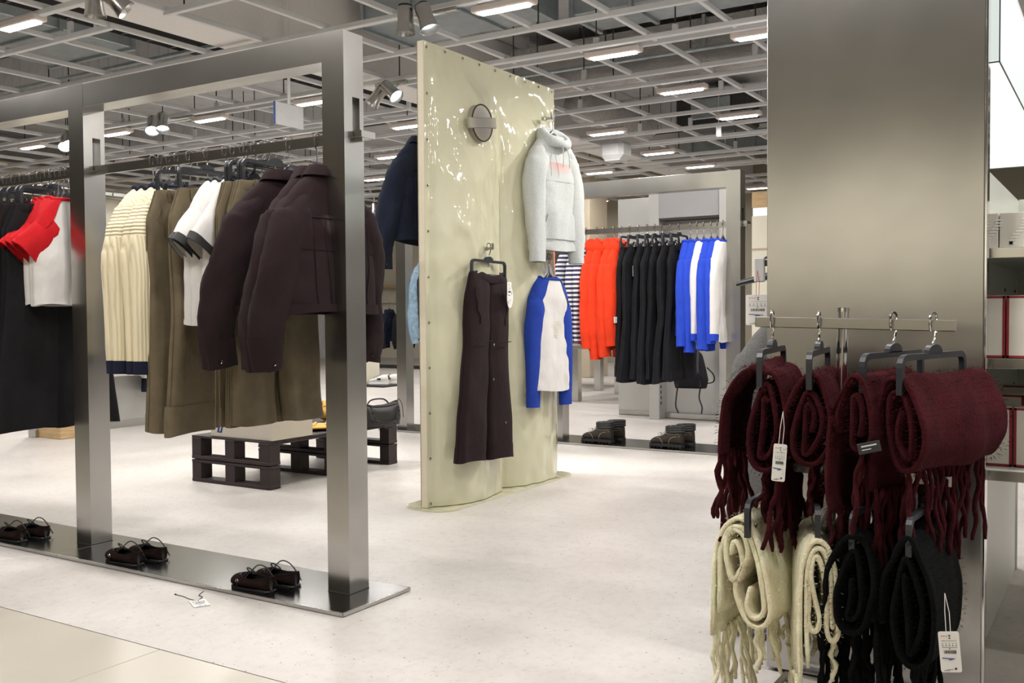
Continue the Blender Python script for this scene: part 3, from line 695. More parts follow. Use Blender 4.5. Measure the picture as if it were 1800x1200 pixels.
def hanger(kind, loc, rz, lab, grp, chrome=False, scale=1.0, roll=0.0):
    me = {'coat_flat': SH_FLAT, 'coat': SHM, 'coat_s': SHM_S, 'clip': CLF}[kind]
    o = inst('coat_hanger' if kind != 'clip' else 'clip_hanger', me, None, loc, (0, roll, rz), (scale,)*3)
    tag(o, lab, 'hanger', grp)
    inst('hook', HOOK_S if chrome else HOOK, o, (0,0,0), (0,0,0))
    if kind == 'clip':
        inst('bar', CBAR, o)
        for x in (-.118, .118): inst('clip', CLIP_C if chrome else CLIP, o, (x, 0, 0))
    return o

# ------------------------------------------------------------------ garments
class Shirt:
    """hung upper garment in local x (width), y (depth), z (down from the rail)"""
    def __init__(s, L=.62, sw=.20, nw=.075, cw=.24, hw=.25, d=.05, slope=.105, z0=-.122, fold=.18, seed=1, nf=5, hd=None, lean=0.0):
        s.L, s.sw, s.nw, s.cw, s.hw, s.d, s.slope, s.z0, s.fold, s.seed, s.nf = L, sw, nw, cw, hw, d, slope, z0, fold, seed, nf
        s.hd = hd or d*1.15; s.lean = lean; rd = random.Random(seed); s.ph = [rd.uniform(0, 6.28) for _ in range(4)]
    def pt(s, u, t):
        """t in 0..1 along the length, u angle"""
        ts = .10; c, si = math.cos(u), math.sin(u)
        if t < ts:
            k = t/ts; a = lerp(s.nw, s.sw, k**.85); b = lerp(.045, .048, k); z = s.z0 - s.slope*k**1.15
            if k < .5: z -= (.012*(1-k*2))*(1 if si < 0 else 0)
        else:
            k = (t-ts)/(1-ts); z = s.z0 - s.slope - (s.L-s.slope)*k
            a = interp(((0, s.sw), (.05, s.sw+.012), (.28, s.cw), (1, s.hw)), k); b = interp(((0, .048), (.25, s.d), (1, s.hd)), k)
        fo = s.fold*min(1, max(0, (t-.12)/.6))
        w = math.sin(s.nf*u+s.ph[0]+1.2*t)+.6*math.sin((s.nf*2-1)*u+s.ph[1]-2*t)+.4*math.sin(2*u+s.ph[2]+4*t)
        b *= 1+fo*w; a *= 1+fo*.10*math.sin(3*u+s.ph[3])
        x = a*math.copysign(abs(c)**.75, c); y = b*math.copysign(abs(si)**.8, si)
        y += (.010*mnoise.noise(Vector((x*9, z*6, s.seed)))+.006*mnoise.noise(Vector((x*22, z*15, s.seed+3)))) * (1 if t > .1 else .2) + s.lean*t
        if t > .93: z += .006*math.sin(3*u+s.ph[1])
        return Vector((x, y, z))
    def ring(s, t, n=40, off=0.0):
        r = [s.pt(2*math.pi*j/n, t) for j in range(n)]
        if off:
            r = [Vector((p.x*(1+off/max(.05, abs(p.x)+.05)), p.y+math.copysign(off, p.y), p.z)) for p in r]
        return r
    def body(s, t0=0., t1=1., rows=26, n=40, off=0.0):
        return MB().loft([s.ring(lerp(t0, t1, i/rows), n, off) for i in range(rows+1)])
    def strip(s, uts, w, off=.003):
        """narrow raised seam along surface points given as (u, t)"""
        b = MB(); P = []
        for u, t in uts:
            p = s.pt(u, t); q = s.pt(u+.02, t); r = s.pt(u, min(1, t+.01)); nrm = (q-p).cross(r-p)
            nrm = nrm.normalized() if nrm.length > 1e-9 else Vector((0,1,0))
            if nrm.dot(Vector((p.x*.3, p.y, 0))) < 0: nrm = -nrm
            P.append(p+nrm*off)
        return b.tube(P, w, 6)
def sleeve_mb(x0, z0, L, r0, r1, d0, d1, out, fwd=0.0, seed=0, n=20, m=18, crump=.10, bend=0.0, side=1, rise=.105):
    zt = z0+rise
    pts = smoothpath([(side*x0*.42, 0, zt-rise*.36-.028), (side*x0*.72, 0, zt-rise*.66-.048), (side*(x0-r0*.55), fwd*.03, z0-r0*.62), (side*(x0-r0*.24+out*.25), fwd*.15, z0-L*.28), (side*(x0-r0*.22+out*.5+bend*.5), fwd*.45, z0-L*.52), (side*(x0-r0*.22+out*.75+bend), fwd*.75, z0-L*.76), (side*(x0-r0*.22+out), fwd, z0-L)], max(3, m//5))
    if L < .3:   # short sleeve: straight, angled out and down
        pts = [Vector((side*(x0-.075+(.075+.055)*q), 0, z0-.040-(L-.06)*q*(.75+.25*q))) for q in [i/7 for i in range(8)]]
    rings = []; K = len(pts)-1
    for i, p in enumerate(pts):
        t = i/K; tn = (pts[min(i+1,K)]-pts[max(i-1,0)]).normalized()
        n1 = tn.cross(Vector((0,1,0))).normalized(); n2 = n1.cross(tn)
        ra, rb = interp(((0, r0), (.35, r0*.86), (1, r1)), t), interp(((0, d0), (1, d1)), t)
        if L >= .3: ra, rb = interp(((0, .026), (.17, .050), (.36, r0*.92), (.6, lerp(r0, r1, .45)), (1, r1)), t), interp(((0, .030), (.2, d0*.8), (.4, d0), (1, d1)), t)
        ring = []
        for j in range(n):
            a = 2*math.pi*j/n; w = 1+crump*(.2+.8*t)*math.sin(3*a+seed+9*t)*.5+crump*mnoise.noise(Vector((math.cos(a)*1.5, math.sin(a)*1.5+seed, t*6)))+crump*.55*mnoise.noise(Vector((math.cos(a)*3, math.sin(a)*3+seed, t*17)))*min(1, t*3)
            ring.append(p+n1*(ra*math.cos(a)*w)+n2*(rb*math.sin(a)*w))
        rings.append(ring)
    return rings
def sleeve(t, mat, cuffmat, cuff, *a, name='sleeve', cuffscale=1.03, **k):
    rg = sleeve_mb(*a, **k); nc = max(1, int(round(len(rg)*cuff))) if cuff else 0
    o = MB().loft(rg if not nc else rg[:len(rg)-nc+0]+[rg[len(rg)-nc]] if False else rg).obj(name, mat, t, True, 180)
    if nc:
        cr = rg[-nc-1:]; out = []
        for r in cr:
            c = sum(r, Vector())/len(r); out.append([c+(p-c)*cuffscale for p in r])
        inner = [[(sum(out[-1], Vector())/len(r))+(p-(sum(out[-1], Vector())/len(r)))*.9 for p in out[-1]] for r in out[-1:]]
        MB().loft(out+inner).obj('cuff', cuffmat, o, True, 60)
    return o
def ring_band(S_, t0, t1, mat, t, name='hem', off=.003, rows=3):
    return MB().loft([S_.ring(lerp(t0, t1, i/rows), 40, off) for i in range(rows+1)] + [S_.ring(t1, 40, -.004)]).obj(name, mat, t, True, 60)
def neck_band(S_, mat, t, r=.008, name='collar', t0=.004):
    P = [S_.pt(2*math.pi*j/28, t0) for j in range(28)]
    return MB().tube(P, r, 8, loop=True, flat=1.0).obj(name, mat, t, True, 180)
def place(t, loc, rz, rx=0.0):
    t.location = loc; t.rotation_euler = (rx, 0, rz)
def tee(name, lab, cat, grp, mats, seed, L=.58, sw=.175, cw=.21, hw=.215, sl=.20, trim=None, longsleeve=False, raglan=False, d=.045, fold=.2, out=.02):
    t = thing(name, lab, cat, group=grp); s = Shirt(L=L, sw=sw, cw=cw, hw=hw, d=d, seed=seed, fold=fold, nf=4)
    s.body().obj('body', mats[0], t, True, 180)
    if not longsleeve:
        for sd in (-1, 1): sleeve(t, mats[1], trim or mats[1], .16, sw, s.z0-s.slope, sl, .085, .075, .05, .03, .035, 0.0, seed+sd, side=sd, m=10)
    else:
        for sd in (-1, 1): sleeve(t, mats[1], trim or mats[1], .06, sw, s.z0-s.slope, sl, .078, .050, .045, .028, out, -.01, seed+sd, side=sd)
    neck_band(s, trim or mats[2], t)
    if raglan:   # sleeve colour runs up to the neckline
        for sd in (-1, 1):
            b = MB(); rows = []
            for i in range(12):
                tt = .002+.30*i/11; u0 = R(0) if sd > 0 else R(180); ax = abs(s.pt(0, tt).x)
                xb = lerp(s.nw*.62, cw*.97, i/11); wd = math.acos(min(.999, max(.05, xb/ax))**(1/.75))
                rows.append([s.pt(u0-wd+2*wd*j/12, tt)+Vector((sd*.003, math.copysign(.0035, math.sin(u0-wd+2*wd*j/12)), .002)) for j in range(13)])
            b.loft(rows, False).obj('shoulder_panel', mats[1], t, True, 180)
    ring_band(s, .965, 1.0, mats[0], t, 'hem', .0015)
    return t
def sweater(name, lab, cat, grp, mat, trim, seed, L=.60, sw=.205, cw=.25, hw=.235, sl=.66, out=.03):
    t = thing(name, lab, cat, group=grp); s = Shirt(L=L, sw=sw, cw=cw, hw=hw, d=.055, seed=seed, fold=.16, nf=4)
    s.body().obj('body', mat, t, True, 180)
    for sd in (-1, 1): sleeve(t, mat, trim, .05, sw, s.z0-s.slope, sl, .085, .05, .05, .034, out, -.02, seed+sd, side=sd, crump=.08)
    neck_band(s, trim, t, .010); ring_band(s, .955, 1.0, trim, t, 'hem', .003)
    if mat is M['cream_rib']:   # cross ribs over the sleeve caps
        for sd in (-1, 1):
            rg = sleeve_mb(sw, s.z0-s.slope, sl, .085, .05, .05, .034, out, -.02, seed+sd, side=sd, crump=.08)[2:9]
            MB().loft([[sum(r, Vector())/len(r)+(p-sum(r, Vector())/len(r))*(1.04 if 0 < i < 6 else .99) for p in r] for i, r in enumerate(rg)]).obj('ribbed_cap', M['cap_rib'], t, True, 180)
    return t
def hoodie(name, lab, cat, grp, mat, seed, L=.62, sw=.215, cw=.26, hw=.24, sl=.62, out=.05, hood=True, bend=0.02, d=.062):
    t = thing(name, lab, cat, group=grp); s = Shirt(L=L, sw=sw, cw=cw, hw=hw, d=d, seed=seed, fold=.15, nf=4)
    s.body(0, .94).obj('body', mat, t, True, 180)
    for sd in (-1, 1): sleeve(t, mat, mat, .10, sw, s.z0-s.slope, sl, .095, .055, .06, .04, out, -.03, seed+sd, side=sd, bend=bend, crump=.14, cuffscale=.86)
    MB().loft([s.ring(lerp(.93, 1.0, i/4), 40, .004 if i in (1,2,3) else -.004) for i in range(5)]).obj('hem', mat, t, True, 60)
    if hood:
        rows = []
        for i in range(25):   # hood lying open: high at the back of the neck, dipping to a V at the front
            a = R(-180+15*i); back = (1-math.cos(a+math.pi))/2   # 0 front, 1 back... a = 0 faces the back
            k = (1+math.cos(a))/2
            cx, cy = (.070+.040*k)*math.sin(a), -.030+(.052+.020*k)*math.cos(a)
            th = .016+.026*k; hh = .022+.040*k; z = s.z0-.062+.052*k
            nr = Vector((math.sin(a), math.cos(a), 0)).normalized()
            rows.append([Vector((cx, cy, z))+nr*(th*math.cos(q))+Vector((0,0,1))*(hh*math.sin(q)) for q in [2*math.pi*j/12 for j in range(12)]])
        MB().loft(rows, True).obj('hood', mat, t, True, 180)
        for sx in (-1, 1): MB().tube(smoothpath([(sx*.018,-.085,s.z0-.075),(sx*.026,-.098,s.z0-.13),(sx*.030,-.098,s.z0-.20)], 4), .0028, 6).obj('drawcord', mat, t, True)
    # kangaroo pocket
    pk = MB(); rows = []
    for i in range(6):
        tt = lerp(.66, .90, i/5); hwid = R(lerp(30, 48, i/5)); rows.append([s.pt(R(270)-hwid+2*hwid*j/10, tt)+Vector((0,-.006,0)) for j in range(11)])
    pk.loft(rows, False).obj('pocket', mat, t, True, 180)
    return t
def jacket(name, lab, cat, grp, mat, seed, L=.56, sw=.255, cw=.30, hw=.285, sl=.60, out=.06, bend=.03, lean=0.0, d=.075):
    t = thing(name, lab, cat, group=grp); s = Shirt(L=L, sw=sw, nw=.085, cw=cw, hw=hw, d=d, seed=seed, fold=.13, nf=3, slope=.125, z0=-.135, lean=lean)
    s.body(0, .95, 30).obj('body', mat, t, True, 180)
    for sd in (-1, 1): sleeve(t, mat, mat, .12, sw+.005, s.z0-s.slope, sl, .088, .060, .064, .045, out, -.045, seed+sd*2, side=sd, bend=bend, crump=.20, m=25, rise=.125)
    ring_band(s, .925, 1.0, mat, t, 'waistband', .006)
    # collar: standing band that folds over
    P = [s.pt(2*math.pi*j/26, .006) for j in range(26)]; rings = []
    for dz, sc in ((0,.98),(.018,1.0),(.023,1.06),(.006,1.26),(-.016,1.40),(-.018,1.36)):
        rings.append([Vector((p.x*sc, p.y*sc, p.z+dz - (.012 if sc > 1.2 and p.y < 0 else 0))) for p in P])
    MB().loft(rings).obj('collar', mat, t, True, 60)
    # stitched seams and buttons
    for u in (60, 75, 105, 120): s.strip([(R(u), .22+.70*i/8) for i in range(9)], .0022).obj('seam', mat, t, True)
    s.strip([(R(25+130*i/12), .21) for i in range(13)], .003).obj('yoke_seam', mat, t, True)
    s.strip([(R(205+130*i/12), .24) for i in range(13)], .003).obj('yoke_seam', mat, t, True)
    s.strip([(R(270), .12+.82*i/8) for i in range(9)], .006).obj('placket', mat, t, True)
    bt = MB()
    for i in range(5):
        p = s.pt(R(272), .20+.17*i)
        inst('button', BTN, t, (p.x, p.y-.008, p.z), (R(90),0,0))
    for sd in (-1, 1):
        e = sleeve_mb(sw+.005, s.z0-s.slope, sl, .088, .060, .064, .045, out, -.045, seed+sd*2, side=sd, bend=bend, crump=.20, m=25, rise=.125)[-2]
        for q in (4, 13):
            inst('button', BTN, t, e[q] + (e[q]-sum(e, Vector())/len(e)).normalized()*.004, (R(90),0,0))
    return t
BTN = MB().lathe([(.0005,.004),(.006,.004),(.0085,.002),(.0085,0)], 12).mesh('button', M['wire'], True)
def trousers(name, lab, cat, grp, mat, seed, L=.95, ww=.19, hip=.225, hem=.12, spread=.02, d=.05, rise=.27, ztop=-.155, cuff=0, stuffseam=True, fold=.12, elastic=False, skirt=False):
    t = thing(name, lab, cat, group=grp); rd = random.Random(seed); ph = [rd.uniform(0, 6.28) for _ in range(5)]
    def leg(side):
        rings = []; n = 26; rows = 26
        for i in range(rows+1):
            k = i/rows; z = ztop-L*k
            w = interp(((0, ww), (.12, hip), (rise/L, hip*1.02), (1, hip*.9)), k)
            half = interp(((0, w/2*1.04), (rise/L, w/2*1.05), (rise/L+.08, lerp(hip/2, hem, .15)), (1, hem)), k)
            cx = side*interp(((0, w/2), (rise/L, w/2), (1, hip/2+spread+ (hem-hip/2)*.3)), k)
            b = interp(((0, .022), (.1, d*.8), (.3, d), (1, d*1.1)), k); ring = []
            for j in range(n):
                a = 2*math.pi*j/n; c, si = math.cos(a), math.sin(a)
                fo = fold*min(1, k*2.2); wv = 1+fo*(math.sin(3*a+ph[0]*side+2*k)+.7*math.sin(5*a+ph[1]-3*k))
                x = cx+half*math.copysign(abs(c)**.7, c)*(1+fo*.15*math.sin(2*a+ph[2]))
                y = b*math.copysign(abs(si)**.75, si)*wv + .012*mnoise.noise(Vector((x*8, z*5, seed)))+.010*math.sin(k*5+ph[3])*k
                ring.append(Vector((x, y, z+(.005*math.sin(2*a+ph[4]) if k > .97 else 0))))
            rings.append(ring)
        return rings
    for sd in (-1, 1):
        rg = leg(sd); o = MB().loft(rg, True, True).obj('leg', mat, t, True, 60)
        MB().loft([[Vector((p.x, p.y*1.03+math.copysign(.001, p.y), p.z)) for p in r] for r in rg[-3:]]).obj('hem', mat, o, True, 180)
        if cuff:
            ex = rg[-5:]; MB().loft([[ (sum(r, Vector())/len(r))+(p-sum(r, Vector())/len(r))*sc+Vector((0,0,dz)) for p in r] for r, sc, dz in ((ex[2],1.02,0),(ex[1],1.06,.0),(ex[2],1.08,0),(ex[3],1.08,.0),(ex[4],1.04,-.005))]).obj('turn_up', mat, o, True, 60)
        P = [rg[i][0 if sd > 0 else 13]+Vector((sd*.002,0,0)) for i in range(0, 27, 2)]
        MB().tube(P, .0022, 5).obj('side_seam', mat, o, True)
        # slanted pocket mouth
        q = [rg[i][(23-i//2) if sd > 0 else (16+i//2)]+Vector((0,-.003,0)) for i in range(2, 8)]
        MB().tube(q, .0028, 5).obj('pocket_edge', mat, o, True)
    wb = []
    for z, g in ((ztop+.004, 0), (ztop-.002, .004), (ztop-.034, .005), (ztop-.040, .001)):
        wb.append([Vector(((ww+g)*math.copysign(abs(math.cos(a))**.6, math.cos(a)), (.024+g)*math.sin(a)+(.004*math.sin(26*a) if elastic else 0), z+(.006*math.sin(a*9) if elastic else 0))) for a in [2*math.pi*j/52 for j in range(52)]])
    MB().loft(wb).obj('waistband', mat, t, True, 60)
    if not elastic:
        for x in (-.12, -.05, .05, .12): MB().box((x, -.030, ztop-.02), (.010,.004,.044), .001).obj('belt_loop', mat, t)
    return t
def swing_tag(parent_loc, rz, lab, w=.045, h=.09, string=.05, rx=0.0, ry=0.0, detail=True, cord='white', grp=None):
    t = thing('price_tag', lab, 'tag', parent_loc, 0, grp, (rx, ry, rz))
    cr = .004; poly = []
    for cx, cz, a0 in ((w/2-cr,-cr,0),(-w/2+cr,-cr,90),(-w/2+cr,-h+cr,180),(w/2-cr,-h+cr,270)):
        for k in range(4): a = R(a0+30*k); poly.append((cx+cr*math.cos(a), cz+cr*math.sin(a)))
    MB().prism(poly, 'y', -.0006, .0006).obj('card', M['white'], t)
    MB().tube([(-.004,0,-.006),(-.003,0,string*.5),(0,0,string)], .0008, 5).tube([(.004,0,-.006),(.005,0,string*.5),(0,0,string)], .0008, 5).obj('string', M[cord], t)
    if detail:
        y = -.0009; rd = random.Random(5)
        b = MB()
        for k in range(5): b.box((-w*.32+w*.16*k, y, -h*.34), (w*.045,.0004,h*.022)).box((-w*.32+w*.16*k, y, -h*.29), (w*.035,.0004,h*.014))
        b.box((w*.03,y,-h*.10), (w*.09,.0004,h*.03)).box((w*.03,y,-h*.16), (w*.07,.0004,h*.03)).box((0,y,-h*.225), (w*.75,.0004,h*.004)).box((0,y,-h*.385), (w*.75,.0004,h*.004)).box((0,y,-h*.42), (w*.06,.0004,h*.018))
        x = -w*.28
        while x < w*.28:
            ww_ = rd.choice((.008,.014,.022,.03))*w; b.box((x+ww_/2, y, -h*.50), (ww_,.0004,h*.08)); x += ww_+rd.choice((.01,.02))*w
        b.box((-w*.05,y,-h*.93), (w*.3,.0004,h*.006)).box((w*.22,y,-h*.91), (w*.1,.0004,h*.05)).box((-w*.2,y,-h*.955), (w*.28,.0004,h*.008))
        b.obj('print', M['ink'], t)['kind'] = 'stuff'
        b = MB()
        for k in range(3): b.tube([(-w*.33+w*.11*k+.025*w*math.cos(a*.785), y, -h*.11+.03*w*math.sin(a*.785)) for a in range(8)], .00035, 4, loop=True)
        b.obj('red_print', M['redink'], t)['kind'] = 'stuff'
        MB().box((0,y,-h*.66), (w*.62,.0004,h*.022), m=Matrix.Rotation(R(4), 4, 'Y')).box((0,y,-h*.69), (w*.2,.0004,h*.02)).obj('blue_print', M['blueink'], t)['kind'] = 'stuff'
    return t
# ------------------------------------------------------------------ clothes on the near frame (rail along X at y = 2.648)
RY_, RZ_ = 2.648, FZ
G90 = R(90)
def rack(t, x, kind, hlab, hgrp, rz=G90, y=RY_, z=RZ_, hs=1.0, roll=0.0, rx=0.0):
    t.location = (x, y, z); t.rotation_euler = (rx, roll, rz)
    return hanger(kind, (x, y, z), rz, hlab, hgrp, scale=hs, roll=roll)
HG = 'black hangers on the near rail'; HG2 = 'black hangers on the far rail'
rn = random.Random(11)
def jit(a): return R(rn.uniform(-a, a))
def fade_patch(name, base, tint, rad, zc, xs=1.0):
    m, tt, b = nt(name); v = coords(tt); mp = tt.nodes.new('ShaderNodeMapping'); mp.inputs['Location'].default_value = (0, 0, -zc*1.5); mp.inputs['Scale'].default_value = (xs, 0, 1.5); tt.links.new(v, mp.inputs['Vector'])
    ln = tt.nodes.new('ShaderNodeVectorMath'); ln.operation = 'LENGTH'; tt.links.new(mp.outputs['Vector'], ln.inputs[0])
    c = ramp(tt, ln.outputs['Value'], ((rad*.15, tint), (rad, base))); tt.links.new(c, b.inputs['Base Color']); b.inputs['Roughness'].default_value = .95; b.inputs['Specular IOR Level'].default_value = .2
    return m
M['patch'] = fade_patch('worn_print', (.0165,.0074,.0092), (.125,.098,.10), .095, -.315, .8)
# left of the left post
for k, x in enumerate((-4.47, -4.41, -4.343)):
    w = ['outermost','middle','innermost'][k]
    t = trousers('plush_trousers', '%s dark brown plush trousers at the far left end of the near rail' % w, 'trousers', 'dark brown plush trousers', M['brown_plush'], 20+k, L=.99, ww=.16, hip=.20, hem=.125, spread=.02, d=.028, fold=.3)
    rack(t, x, 'clip', 'clip hanger of the %s dark brown plush trousers' % w, HG, G90+jit(6))
t = jacket('plush_coat', 'dark brown plush coat next to the red sleeved tees', 'coat', None, M['brown_plush'], 31, L=.95, sl=.62, out=.0, bend=0, sw=.19, cw=.22, hw=.26)
rack(t, -4.276, 'coat', 'black hanger of the dark brown plush coat', HG, G90)
for k, x in enumerate((-4.20, -4.144, -4.085, -4.04)):
    w = NUM[k]
    t = trousers('black_trousers', '%s black wide trousers from the left behind the red sleeved tees' % w, 'trousers', 'black wide trousers left of the post', M['brown_dark'] if k < 2 else M['black_cloth'], 40+k, L=.98, ww=.17, hip=.21, hem=.15, spread=.03, d=.024, fold=.25)
    rack(t, x, 'clip', 'clip hanger of the %s black trousers behind the red tees' % w, HG, G90+jit(5))
for k, x in enumerate((-4.05, -4.01, -3.97, -3.935)):
    w = NUM[k]
    t = tee('raglan_tee', '%s white cropped tee with red sleeves from the left, beside the post' % w, 't-shirt', 'red sleeved white tees', (M['white_cloth'], M['red_cloth'], M['red_cloth']), 60+k, L=.47, sw=.14, cw=.17, hw=.165, sl=.17, raglan=True)
    rack(t, x, 'coat_s', 'black hanger of the %s red sleeved tee' % w, HG, G90+jit(7))
# between the posts: cream knits
for k, x in enumerate((-3.37, -3.32, -3.27, -3.22)):
    w = NUM[k]
    t = sweater('rib_sweater', '%s cream ribbed sweater with navy edges from the left' % w, 'sweater', 'cream ribbed sweaters on the near rail', M['cream_rib'], M['navy_trim'], 70+k, L=.53, sw=.175, cw=.168, hw=.155, sl=.640)
    rack(t, x, 'coat_s', 'dark hanger of the %s cream ribbed sweater' % w, HG, G90+jit(5))
for k, x in enumerate((-3.150, -3.05)):
    w = ['left','right'][k]
    t = trousers('khaki_trousers', ['wide khaki trousers hanging beside the cream sweaters, with a paper tag', 'wide khaki trousers with a turned up cuff beside the white ringer tees'][k], 'trousers', 'long wide khaki trousers', M['khaki'], 80+k, L=.925, ww=.155, hip=.20, hem=.118, spread=.03, d=.035, cuff=k, fold=.22)
    rack(t, x, 'clip', ['clip hanger holding the khaki trousers with the paper tag','clip hanger holding the khaki trousers with the turned up cuff'][k], HG, G90+R([-4,6][k]), roll=R(-2))
    if k == 0:
        lb_ = MB().box((-.095,-.058,-.235), (.055,.0015,.085), .001).obj('paper_tag', M['white'], t)
        b = MB(); b.tube([(-.095-.017,-.0595,-.233),(-.095,-.0595,-.223),(-.095+.017,-.0595,-.233),(-.095,-.0595,-.243)], .0012, 4, loop=True); b.box((-.095,-.0595,-.233), (.018,.0006,.006)); b.obj('diamond_print', M['redink'], lb_)
        MB().box((-.095,-.0595,-.207), (.034,.0006,.003)).box((-.095,-.0595,-.262), (.03,.0006,.003)).obj('text_print', M['ink'], lb_)
for k, x in enumerate((-2.945, -2.90, -2.85)):
    w = NUM[k]
    t = tee('ringer_tee', '%s white tee with black sleeve bands from the left, beside the brown jackets' % w, 't-shirt', 'white ringer tees', (M['white_cloth'], M['white_cloth'], M['navy_trim']), 90+k, L=.55, sw=.17, cw=.20, hw=.20, sl=.20, trim=M['blk'], d=.05)
    rack(t, x, 'coat_s', 'black hanger of the %s white ringer tee' % w, HG, G90+R([3,-2,4][k]))
for k, x in enumerate((-2.805, -2.77, -2.735, -2.70)):
    w = NUM[k]
    t = trousers('khaki_chinos', '%s khaki trousers from the left hanging behind the brown jackets' % w, 'trousers', 'khaki trousers behind the brown jackets', M['khaki'], 100+k, L=.885, ww=.165, hip=.205, hem=.105, spread=.015, d=.018, fold=.25)
    rack(t, x, 'clip', 'clip hanger of the %s khaki trousers behind the jackets' % w, HG, G90+R([4,-3,2,-4][k]), y=RY_+.02)
for k, (x, rz, sd) in enumerate(((-2.605, -99, 7), (-2.470, -84, 8), (-2.420, -85, 12))):
    lab = ['aubergine brown jacket seen from the back, leftmost of the three', 'aubergine brown jacket seen from the back, middle of the three', 'aubergine brown jacket whose sleeve shows right of the post'][k]
    t = jacket('work_jacket', lab, 'jacket', 'aubergine brown jackets on the near rail', M['brown'], sd, L=.50, sw=.235, cw=.275, hw=.255, sl=.56, out=.06, bend=.03, d=.062)
    rack(t, x, 'coat', ['black hanger of the leftmost brown jacket','black hanger of the middle brown jacket','black hanger of the brown jacket behind the post'][k], HG, R(rz))
    # soft grey woven patch on the upper back
    s_ = Shirt(L=.50, sw=.235, nw=.085, cw=.275, hw=.255, d=.062, seed=sd, fold=.13, nf=3, slope=.125, z0=-.135)
    P = []
    for i in range(11):
        P.append([s_.pt(R(90+(j-10)*5.0), .18+.30*i/10)+Vector((0,.002,0)) for j in range(21)])
    MB().loft(P, False).obj('back_patch', M['patch'], t, True, 180)
# spare hangers in the cluster
for k, x in enumerate((-2.83, -2.79)):
    hanger('coat_s', (x, RY_, RZ_), G90+R(3), ['empty black hanger in front of the white ringer tees','empty black hanger before the brown jackets'][k], HG)

# ------------------------------------------------------------------ things on and around the cream panel
t = trousers('track_trousers', 'aubergine brown trousers hanging on the front of the cream panel', 'trousers', None, M['brown'], 5, L=.965, ww=.165, hip=.185, hem=.122, spread=.035, d=.040, elastic=True, fold=.10)
t.location = (-2.842, 4.335, 1.345); t.rotation_euler = (0, R(3.2), G90)
hanger('clip', (-2.842, 4.335, 1.345), G90, 'black clip hanger holding the brown trousers on the cream panel', None, roll=R(1), scale=1.06)
lt = MB().lathe([(.0005,.0012),(.03,.0012),(.03,-.0012)], 20, m=Matrix.Translation((.13,-.058,-.265)) @ Matrix.Rotation(R(90), 4, 'X') @ Matrix.Scale(1.9, 4, (0,1,0))).obj('oval_label', M['white'], t)
MB().lathe([(.0005,.0012),(.014,.0012)], 16, m=Matrix.Translation((.13,-.0605,-.242)) @ Matrix.Rotation(R(90), 4, 'X')).obj('label_print', M['leather'], lt)
for q in ((-.004,-.050,-.52),(.0,-.050,-.70),(.13,-.050,-.93)): inst('rivet', BTN, t, q, (R(90),0,0), (.8,.8,.8))
for x in (-.1, .09): MB().tube([(x-.07,-.052,-.50),(x,-.055,-.505),(x+.07,-.052,-.50)], .0025, 5).obj('knee_seam', M['brown'], t)
swing_tag((-2.772, 4.425, 1.155), G90, 'white paper tag hanging on the brown trousers on the panel', .042, .105, .02)
t = hoodie('hooded_sweatshirt', 'light grey melange hoodie hanging at the top of the cream panel', 'sweatshirt', None, M['grey_mel'], 3, L=.67, sw=.195, cw=.215, hw=.205, sl=.635, out=.015, bend=.0, d=.055)
t.location = (-2.825, 4.995, 2.140); t.rotation_euler = (0, 0, G90-R(8))
s_ = Shirt(L=.67, sw=.195, cw=.215, hw=.205, d=.055, seed=3, fold=.15, nf=4)
P = [[s_.pt(R(270+(j-6)*6.5), .20+.17*i/7)+Vector((0,-.0014,0)) for j in range(13)] for i in range(8)]
MB().loft(P, False).obj('chest_print', fade_patch('faded_red_print', (.52,.54,.535), (.60,.33,.30), .115, -.285, .8), t, True, 180)
hanger('coat', (-2.825, 4.995, 2.140), G90-R(8), 'black hanger inside the grey hoodie on the cream panel', None)
t = tee('baseball_tee', 'white long sleeved tee with royal blue raglan sleeves on the panel', 't-shirt', None, (M['white_cloth'], M['royal'], M['royal']), 9, L=.655, sw=.160, cw=.185, hw=.185, sl=.64, trim=M['royal'], longsleeve=True, raglan=True, d=.045, fold=.12)
t.location = (-2.832, 4.955, 1.318); t.rotation_euler = (0, R(1), G90-R(6))
s_ = Shirt(L=.655, sw=.160, cw=.185, hw=.185, d=.045, seed=9, fold=.12, nf=4)
b = MB()
for rr in (.052, .040): b.tube([s_.pt(R(272), .42)+Vector((rr*math.cos(a*.393), -.004, rr*.9*math.sin(a*.393))) for a in range(16)], .0012, 4, loop=True)
for k in range(4): b.box((s_.pt(R(272), .42).x, s_.pt(R(272), .42).y-.004, s_.pt(R(272), .42).z-.016+.011*k), (.05,.001,.003))
b.obj('tonal_emblem', M['cream_wall'], t)
hanger('coat_s', (-2.832, 4.955, 1.318), G90-R(6), 'black hanger inside the blue sleeved tee on the panel', None)
t = jacket('denim_jacket', 'dark navy denim jacket hanging on the back of the cream panel', 'jacket', None, M['denim_dk'], 14, L=.55, sw=.23, cw=.26, hw=.25, sl=.58, out=.07, bend=.02)
t.location = (-3.245, 4.315, 2.055); t.rotation_euler = (0, R(-2), -G90)
hanger('coat', (-3.245, 4.315, 2.055), -G90, 'black hanger of the navy jacket behind the cream panel', None)
MB().box((-.06,0,0), (.14,.02,.02), .002).obj('peg', M['steel_h'], pan, loc=(-.190, .358, 2.055-.012))

